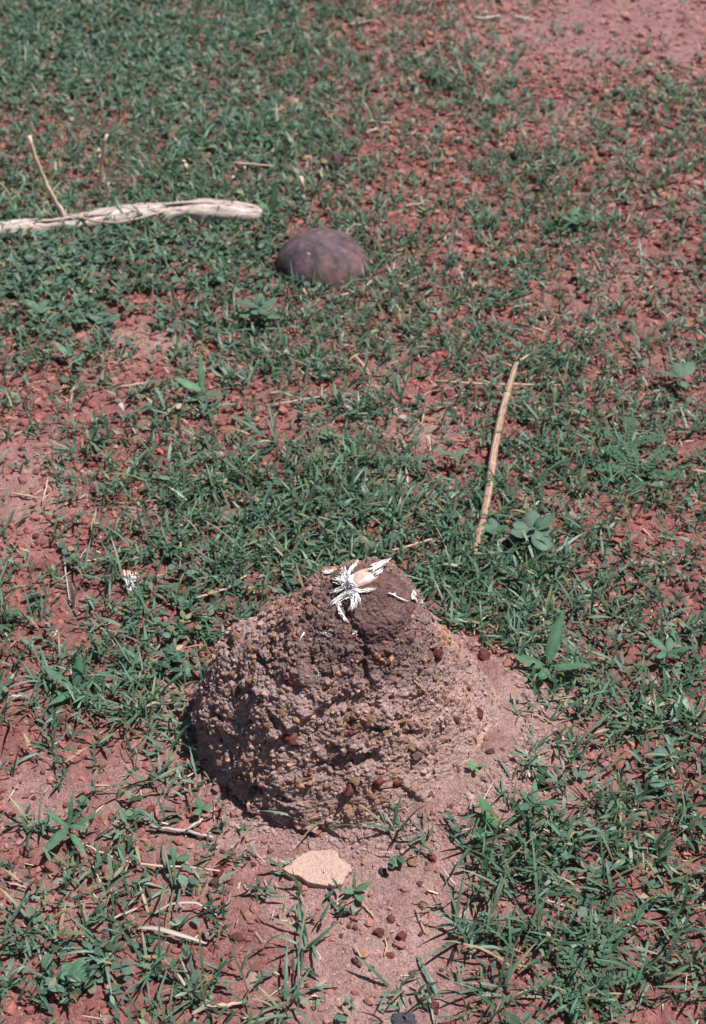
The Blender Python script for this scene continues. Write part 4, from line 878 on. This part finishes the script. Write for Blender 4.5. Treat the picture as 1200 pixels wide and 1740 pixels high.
# longer blades
x, y = in_view(15000, .70, 3.95, 1.3); pr_, u, v, d = cover(x, y, 61, bias=-.08)
lng = blobs([(600, 880, 330, 110, 1), (850, 1000, 200, 130, .9), (950, 1500, 230, 230, .9), (200, 1130, 150, 200, .8), (420, 950, 200, 90, .8), (150, 1600, 180, 90, .7)], u, v) + .5
keep = (rng.random(len(x)) < pr_ * lng * .8) & off_mound(x, y, .006); x, y, u, v = x[keep], y[keep], u[keep], v[keep]; lng = lng[keep]; ns = len(x)
k = 3; sx, sy = np.repeat(x, k), np.repeat(y, k); n = ns * k; base = np.stack([sx + rng.normal(0, .003, n), sy + rng.normal(0, .003, n), terr(sx, sy, False)], 1)
L = rng.lognormal(math.log(.038), .36, n).clip(.018, .09) * np.repeat(.75 + .35 * lng, k); W = rng.uniform(.0019, .0036, n); cc = green(n, .35, .3)
tipc = np.where(rng.random((n, 1)) < .08, YEL, cc * 1.1)
parts.append(ribbons(base, rng.random(n) * 6.283, rng.uniform(.05, .75, n), rng.uniform(.4, 1.5, n), L, W, cc, prof=((0, .7), (.25, 1), (.5, .9), (.78, .55)), roll=rng.normal(0, .5, n), tipcol=tipc, twist=.5))
V, q, t, c = join(parts)
link('grass', mesh_np('grass', V, q, t, c), M_GRASS, kind='stuff')
# round leaved creeper
x, y = in_view(26000, .70, 3.95, 1.3); pr_, u, v, d = cover(x, y, 61, bias=.05); rd_ = blobs(ROUND, u, v)
keep = (rng.random(len(x)) < pr_ * (rd_ ** 1.2 + .04) * .95) & off_mound(x, y, .004); x, y = x[keep], y[keep]; ns = len(x)
k = 6; sx, sy = np.repeat(x, k), np.repeat(y, k); n = ns * k; base = np.stack([sx + rng.normal(0, .007, n), sy + rng.normal(0, .007, n), terr(sx, sy, False) + rng.uniform(.004, .022, n)], 1)
cc = green(n, .25, .6) * np.repeat(rng.uniform(.8, 1.25, ns), k)[:, None]
V, q, t, c = ribbons(base, rng.random(n) * 6.283, rng.uniform(.9, 1.7, n), rng.uniform(-.2, .5, n), rng.uniform(.008, .0165, n), rng.uniform(.006, .0115, n), cc, prof=((0, .25), (.28, .95), (.62, .95), (.88, .5)), roll=rng.normal(0, .3, n))
link('creeping_leaves', mesh_np('creeping_leaves', V, q, t, c), M_LEAF, kind='stuff')
# dry litter among the grass
x, y = in_view(4800, .70, 3.9, 1.2); keep = off_mound(x, y, .01); x, y = x[keep], y[keep]; n = len(x)
base = np.stack([x, y, terr(x, y, False) + rng.uniform(.001, .010, n)], 1); t_ = rng.random((n, 1)); cc = np.array((.30, .19, .13)) * (1 - t_) + np.array((.55, .43, .34)) * t_
V, q, t, c = ribbons(base, rng.random(n) * 6.283, rng.normal(1.5, .12, n), rng.normal(.05, .1, n), rng.lognormal(math.log(.014), .5, n).clip(.005, .05), rng.uniform(.0008, .0020, n), cc, prof=((0, 1), (.5, 1), (.8, .8)))
link('dry_litter', mesh_np('dry_litter', V, q, t, c), attr_mat('litter', .7, .3)[0], kind='stuff')

# ================================================================== plants and tufts one can point to
def one_ribbon(az, lean, curl, L, W, c, prof, fold, roll=0.0, tip=None, twist=0.0, base=(0, 0, 0)):
    a = lambda v_: np.array([v_], float)
    V, q, t, cc = ribbons(np.array([base], float), a(az), a(lean), a(curl), a(L), a(W), np.array([c]), prof, fold, a(roll), None if tip is None else np.array([tip]), False, twist)
    return V, q, t, cc
BLADE_PROF = ((0, .75), (.12, .95), (.3, 1), (.5, .92), (.7, .7), (.87, .4))
LEAF_PROF = ((0, .12), (.1, .45), (.25, .85), (.42, 1), (.6, .92), (.78, .62), (.92, .25))
OVAL_PROF = ((0, .1), (.08, .4), (.25, .8), (.45, 1), (.66, .97), (.84, .7), (.95, .36))
BLADES = []
for i in range(12):
    cc = green(1, .45, .3)[0]
    BLADES.append(mesh_np('blade', *one_ribbon(0, rng.uniform(.15, .9), rng.uniform(.5, 1.5), 1.0, 1.0 / 18, cc, BLADE_PROF, .35, rng.normal(0, .25), np.where(rng.random() < .15, YEL, cc * 1.15), rng.normal(0, .4))))
    BLADES[-1].materials.append(M_GRASS)
def tuft(label, u, v, n, l0, l1, spread=.006):
    g = gpt(u, v); r = thing('grass_tuft', label, 'grass tuft', g, 'grass tufts')
    a0 = random.uniform(0, 6.28)
    for k in range(n):
        o = link('blade', random.choice(BLADES), None, r); L = random.uniform(l0, l1) * .001; w = random.uniform(.0026, .0042) * 18
        o.scale = (L, w if w < L * 1.6 else L * 1.6, L); o.rotation_euler = (0, 0, a0 + k * 2.4 + random.gauss(0, .4)); o.location = (random.gauss(0, spread), random.gauss(0, spread), -.001)
    return r
for a in [
    ('sparse tuft of three arching blades against the front foot of the mound', 546, 1395, 4, 45, 80), ('low spreading tuft at the front right foot of the mound', 668, 1412, 11, 30, 62),
    ('thin spiky tuft on sand at the left foot of the mound', 300, 1268, 12, 25, 55), ('thick dark tuft in the lower left grass', 178, 1630, 20, 35, 75),
    ('upright pale based tuft on the lower left gravel', 296, 1508, 10, 35, 70), ('splayed tuft on the sand below the flat pale stone', 516, 1612, 13, 35, 70),
    ('tuft at the bottom edge right of the pale beige stone', 492, 1712, 14, 35, 80), ('dense tuft at the bottom edge left of the pale beige stone', 330, 1690, 16, 35, 70),
    ('tuft beside the shiny white dead blade', 255, 1650, 14, 30, 65), ('thin tuft on sand near the bottom, right of the flat pale stone', 678, 1690, 6, 25, 60),
    ('tall single bladed tuft left of the sand at the bottom', 720, 1690, 5, 35, 70), ('tuft of long blades at the sand edge lower right of the mound', 795, 1440, 14, 35, 75),
    ('tuft on the sand apron edge below the pointed leaf plant', 905, 1290, 14, 22, 48), ('thin runner tuft on the sand apron', 877, 1210, 5, 30, 60),
    ('small tuft at the right end of the mound foot', 905, 1262, 9, 20, 40), ('broad bladed tuft at the left edge beside the mound', 85, 1160, 9, 45, 80),
    ('dense tuft left of the mound halfway down', 240, 1160, 16, 40, 80), ('tuft behind the left shoulder of the mound', 375, 985, 14, 35, 70),
    ('tuft with long arching blades left of the mound base', 215, 1220, 14, 35, 75), ('tall tuft holding the downy feather', 195, 985, 13, 40, 80),
    ('tall dense tuft right behind the dark cap', 760, 985, 18, 35, 75), ('tuft to the right of the cap under the leaning stalk', 800, 990, 16, 35, 75),
    ('bright tuft behind the cap left of the feathers', 500, 950, 14, 30, 65), ('tuft with a shiny long blade left of the stalk middle', 690, 870, 14, 40, 85),
    ('arching tuft at the lower end of the split stalk', 775, 905, 16, 40, 85), ('tuft of long thin blades below the big rosette plant', 880, 950, 12, 30, 60),
    ('tuft behind the pointed leaf plant', 880, 1100, 16, 35, 70), ('tuft at the far right, level with the mound foot', 1080, 1250, 12, 35, 70),
    ('tall broad blade tuft near the right edge below the mound level', 1120, 1240, 8, 40, 75), ('long bladed tuft in the middle of the lower right grass', 1030, 1620, 14, 40, 80),
    ('tuft near the right edge at the bottom', 1095, 1660, 13, 40, 75), ('wispy tuft at the right edge above the bottom tuft', 1140, 1550, 11, 40, 75),
    ('tuft at the left rim of the lower right grass', 790, 1590, 13, 35, 70), ('bushy tuft below the long leaf at lower right', 860, 1480, 16, 35, 75),
    ('pale shining tuft left of the pinnate leaves', 940, 1500, 13, 40, 80), ('bottom tuft between sand and pinnate plant', 850, 1690, 14, 35, 70),
    ('tuft at the bottom edge of the lower right grass', 980, 1710, 14, 35, 70), ('small tuft in front of the bowl, left', 492, 500, 8, 40, 75),
    ('small tuft in front of the bowl, right', 545, 503, 8, 30, 60), ('tuft to the right of the bowl', 665, 500, 10, 40, 75),
    ('long shiny bladed tuft above the pale flat fragment', 470, 760, 10, 50, 95), ('tuft in the middle grass below the bowl', 600, 790, 14, 35, 70),
    ('tuft at the right edge by the grey leaf', 1120, 740, 12, 35, 65), ('upright tuft in the upper right gravel', 942, 400, 6, 50, 85),
    ('tuft among the gravel right of the bowl', 820, 390, 10, 35, 65), ('tuft with a tall light blade in the far right', 946, 265, 6, 45, 75),
    ('tuft at the left edge by the lower left leaf plant', 45, 1590, 12, 35, 75), ('thin tuft on the left soil above the lower left leaf plant', 55, 1410, 6, 35, 60),
    ('loose tuft left of the mound foot', 255, 1330, 12, 25, 55), ('tuft at the far left below the mound level', 95, 1280, 10, 35, 65)]:
    tuft(*a)

M_STEMG, nt, b = mat('green_stem'); b.inputs['Base Color'].default_value = (.09, .15, .07, 1); b.inputs['Roughness'].default_value = .5
def plant(label, u, v, leaves, hgt, c, cat='leafy plant', name='leafy_plant', rel=.02, fold=.22, lift=0.0, group='broad leaved weeds'):
    """leaves: (azimuth deg in the ground plane, lean deg from vertical, curl deg, length mm, width mm, height fraction)"""
    g = gpt(u, v); r = thing(name, label, cat, g, group)
    link('stem', tube([(0, 0, -.003), (.0005, 0, hgt * .5), (0, .0005, hgt)], [.0016, .0014, .001], 6), M_STEMG, r)
    for (az, ln, cu, L, W, hf) in leaves:
        c_ = np.array(c) * random.uniform(.85, 1.2)
        me = mesh_np('leaf', *one_ribbon(0, R(ln), R(cu), L * .001, W * .001, c_, OVAL_PROF if W > .52 * L else LEAF_PROF, fold, random.gauss(0, .12), c_ * 1.08))
        V = np.zeros(len(me.vertices) * 3, np.float32); me.vertices.foreach_get('co', V); V = V.reshape(-1, 3); V[:, 2] += .0016 * noise3(V * 130 + u); me.vertices.foreach_set('co', V.ravel()); me.update()
        o = link('leaf', me, M_LEAF, r); o.rotation_euler = (0, 0, R(az)); o.location = (0, 0, hgt * hf)
    return r
GRY, FRE, DK = (.078, .132, .092), (.078, .158, .085), (.062, .135, .082)
def ring_(n, ln, cu, L, W, hf=1.0, a0=0, j=12): return [(a0 + 360 / n * i + random.uniform(-j, j), ln + random.uniform(-8, 8), cu, L * random.uniform(.85, 1.15), W * random.uniform(.85, 1.15), hf) for i in range(n)]
plant('grey green rosette of six oval leaves beside the lower end of the stalk', 907, 932, [(285, 85, 20, 42, 26, 1), (195, 80, 12, 38, 24, 1), (165, 70, 15, 34, 22, .9), (100, 62, 10, 32, 24, 1), (40, 66, 10, 36, 24, 1), (350, 75, 15, 30, 20, .9), (60, 45, 20, 18, 10, 1.1), (230, 50, 20, 18, 9, 1.1), (130, 85, 15, 34, 22, .6), (320, 85, 15, 32, 18, .6)], .035, GRY)
plant('tall plant with a large upright pointed leaf right of the mound', 928, 1150, [(66, 38, 10, 74, 16, .6), (352, 68, 18, 55, 17, .5), (172, 62, 18, 50, 17, .5), (205, 80, 15, 44, 17, .3), (300, 75, 25, 34, 13, .3), (250, 60, 25, 40, 14, .5)], .034, (.068, .148, .080))
plant('pale grey green plant with paired oval leaves below the bowl', 444, 560, [(165, 72, 10, 42, 24, 1), (195, 85, 15, 36, 22, .8), (25, 66, 12, 34, 22, 1), (300, 80, 15, 30, 20, 1), (90, 50, 10, 26, 16, 1), (345, 85, 12, 36, 20, .7), (240, 70, 15, 26, 17, .9), (60, 40, 20, 18, 9, 1.1), (130, 60, 15, 26, 14, .6)], .045, GRY)
plant('seedling with one tall upright leaf in the grass left of centre', 346, 685, [(95, 34, 12, 66, 11, .6), (165, 60, 20, 50, 18, .8), (345, 65, 20, 40, 16, .5), (200, 82, 15, 34, 15, .4), (275, 60, 55, 50, 14, .3)], .03, FRE)
plant('plant with grey oval leaves cut by the right edge', 1150, 665, [(165, 75, 10, 36, 22, 1), (40, 65, 10, 36, 24, 1), (100, 60, 10, 26, 18, 1), (290, 80, 10, 28, 18, .8)], .03, GRY)
plant('single round pale leaf in the right grass by the edge', 1108, 1342, [(280, 62, 10, 20, 19, 1), (80, 70, 10, 12, 10, .8)], .02, (.10, .17, .12), fold=.1)
plant('bluish round leaf above the single round pale one', 1118, 1310, [(80, 60, 10, 18, 17, 1), (200, 70, 10, 10, 8, .7)], .018, (.085, .135, .125), fold=.1)
plant('weed with two broad drooping leaves at the lower left', 122, 1432, [(238, 78, 30, 42, 14, 1), (355, 76, 25, 25, 9, 1), (305, 70, 45, 46, 8, .7), (215, 70, 30, 34, 7, .5), (150, 50, 30, 40, 7, .8), (80, 25, 30, 45, 6, .8), (20, 45, 50, 55, 6, .7)], .03, (.072, .145, .085))
plant('round pale leaf plant behind the left of the cap', 548, 938, [(260, 55, 10, 19, 18, 1), (100, 60, 10, 12, 10, .8), (10, 70, 10, 12, 9, .6)], .022, (.085, .18, .10), fold=.1)
plant('tiny two leaved seedling beside the flat pale stone', 603, 1524, [(20, 68, 15, 20, 10, 1), (180, 75, 15, 14, 8, .8), (310, 80, 15, 15, 8, .6), (95, 30, 10, 22, 4, .8)], .012, FRE)
plant('tiny bright seedling on the right flank foot of the mound', 806, 1312, [(130, 60, 10, 11, 6, 1), (20, 70, 10, 15, 4, 1), (170, 75, 10, 9, 5, 1), (300, 70, 10, 9, 5, 1)], .008, (.08, .2, .08))
plant('plant with one long lance leaf at the sand edge right of the mound foot', 848, 1418, [(130, 50, 10, 46, 15, .6), (200, 70, 20, 40, 8, .4), (30, 50, 30, 40, 6, .5)], .014, (.06, .15, .07))
plant('seedling with narrow leaves behind the bowl', 462, 372, [(70, 20, 15, 60, 15, .5), (20, 40, 20, 60, 12, .5), (140, 55, 15, 45, 14, .5), (200, 60, 20, 40, 14, .5), (320, 65, 20, 40, 12, .5)], .02, FRE)
plant('light green pointed leaves right above the bowl gravel', 838, 190, ring_(5, 50, 25, 38, 11, .8), .02, (.08, .15, .095))
plant('leafy sprig left of the bowl plant, in the left middle', 130, 625, [(150, 55, 15, 50, 13, .8), (30, 70, 20, 28, 11, .8), (300, 70, 20, 28, 10, .8)], .02, (.085, .16, .095))
plant('oval leaf sprig in the creeper at the left edge', 68, 540, ring_(5, 75, 10, 26, 16, 1), .02, GRY)
plant('small oval leaved sprig under the left edge creeper', 178, 560, [(0, 75, 10, 30, 18, 1), (170, 75, 10, 28, 14, 1), (250, 70, 10, 24, 14, 1)], .02, GRY)
plant('broad bladed sprig in the upper right gravel, right of the tall blade', 975, 390, ring_(4, 60, 15, 40, 18, .8), .02, FRE)
plant('narrow leaved sprig left of the mound level with the cap', 130, 1185, [(80, 35, 20, 50, 14, .6), (150, 55, 25, 55, 14, .6), (20, 55, 30, 60, 12, .6), (300, 60, 25, 40, 11, .6), (230, 65, 25, 45, 12, .6)], .02, DK)
plant('lance leaved sprig right of the stalk', 772, 800, [(170, 70, 10, 34, 14, 1), (20, 70, 10, 22, 10, 1), (280, 75, 10, 20, 9, 1)], .03, FRE)
plant('small round leaved weed beside the lower end of the stalk', 838, 918, ring_(4, 68, 10, 20, 15, 1), .02, DK, fold=.1)
plant('three leaved sprig in the lower right grass by the sand', 905, 1385, ring_(5, 60, 15, 30, 9, .9), .02, DK)
plant('small bright weed at the left foot of the mound', 343, 1383, ring_(3, 62, 15, 15, 9, 1), .01, FRE)
plant('low weed on the gravel between mound and lower left tuft', 300, 1470, ring_(3, 70, 15, 16, 10, 1), .012, DK)
plant('round leaved weed in the bottom left corner', 130, 1665, ring_(5, 75, 10, 18, 14, 1), .012, DK, fold=.1)
plant('lance leaf weed at the right of the lower right grass', 1130, 1130, ring_(5, 55, 20, 32, 10, .9), .025, DK)

def pinnate(label, u, v, leaves):
    g = gpt(u, v); r = thing('pinnate_plant', label, 'leafy plant', g, 'feather leaved weeds')
    link('stem', tube([(0, 0, -.003), (0, 0, .008), (.001, 0, .016)], [.0014, .0012, .001], 6), M_STEMG, r)
    for (az, ln, L, pairs, lw) in leaves:
        t = np.linspace(.22, 1, pairs); ph = R(ln) + R(15) * t; P_ = np.stack([np.sin(ph) * L * t, 0 * t, .012 + np.cos(ph) * L * t], 1) * np.array([1, 1, 1]); prs = []
        for s_ in (-1, 1):
            c_ = np.tile(np.array((.055, .125, .07)), (pairs, 1)) * rng.uniform(.85, 1.2, (pairs, 1))
            prs.append(ribbons(P_, np.full(pairs, s_ * R(62)), np.full(pairs, R(80)), np.full(pairs, .1), np.full(pairs, lw), np.full(pairs, lw * .48), c_, ((0, .3), (.3, 1), (.7, .9)), 0, None, None, False))
        c_ = np.array([(.07, .12, .06)]); prs.append(ribbons(np.array([[0, 0, .012]]), np.array([0.]), np.array([R(ln)]), np.array([R(15)]), np.array([L]), np.array([.0012]), c_, ((0, 1), (.5, 1)), 0, None, None, False))
        o = link('leaf', mesh_np('leaf', *join(prs)), M_LEAF, r); o.rotation_euler = (0, 0, R(az))
pinnate('feather leaved weed in the lower right grass, upper of three', 1003, 1562, [(80, 55, .045, 7, .009), (140, 62, .04, 6, .008), (20, 65, .04, 6, .008), (250, 70, .035, 6, .008), (310, 68, .038, 6, .008)])
pinnate('feather leaved weed in the lower right grass, right of three', 1010, 1688, [(70, 55, .05, 7, .009), (130, 60, .045, 7, .009), (10, 62, .042, 7, .008), (200, 70, .04, 6, .008), (300, 68, .04, 6, .008)])
pinnate('feather leaved weed in the lower right grass, left of three', 965, 1680, [(100, 60, .04, 6, .008), (190, 65, .04, 6, .008), (280, 70, .035, 6, .008)])
pinnate('spreading feather leaved weed at the right edge above the mound level', 1085, 820, [(170, 68, .065, 8, .014), (100, 58, .06, 8, .013), (45, 60, .06, 8, .013), (350, 68, .06, 8, .013), (250, 72, .05, 7, .012), (130, 62, .06, 8, .013)])
pinnate('feather leaved weed beyond the first one at the right edge', 1065, 768, [(150, 66, .055, 8, .012), (80, 60, .055, 8, .012), (10, 66, .055, 8, .012), (210, 70, .05, 7, .012)])
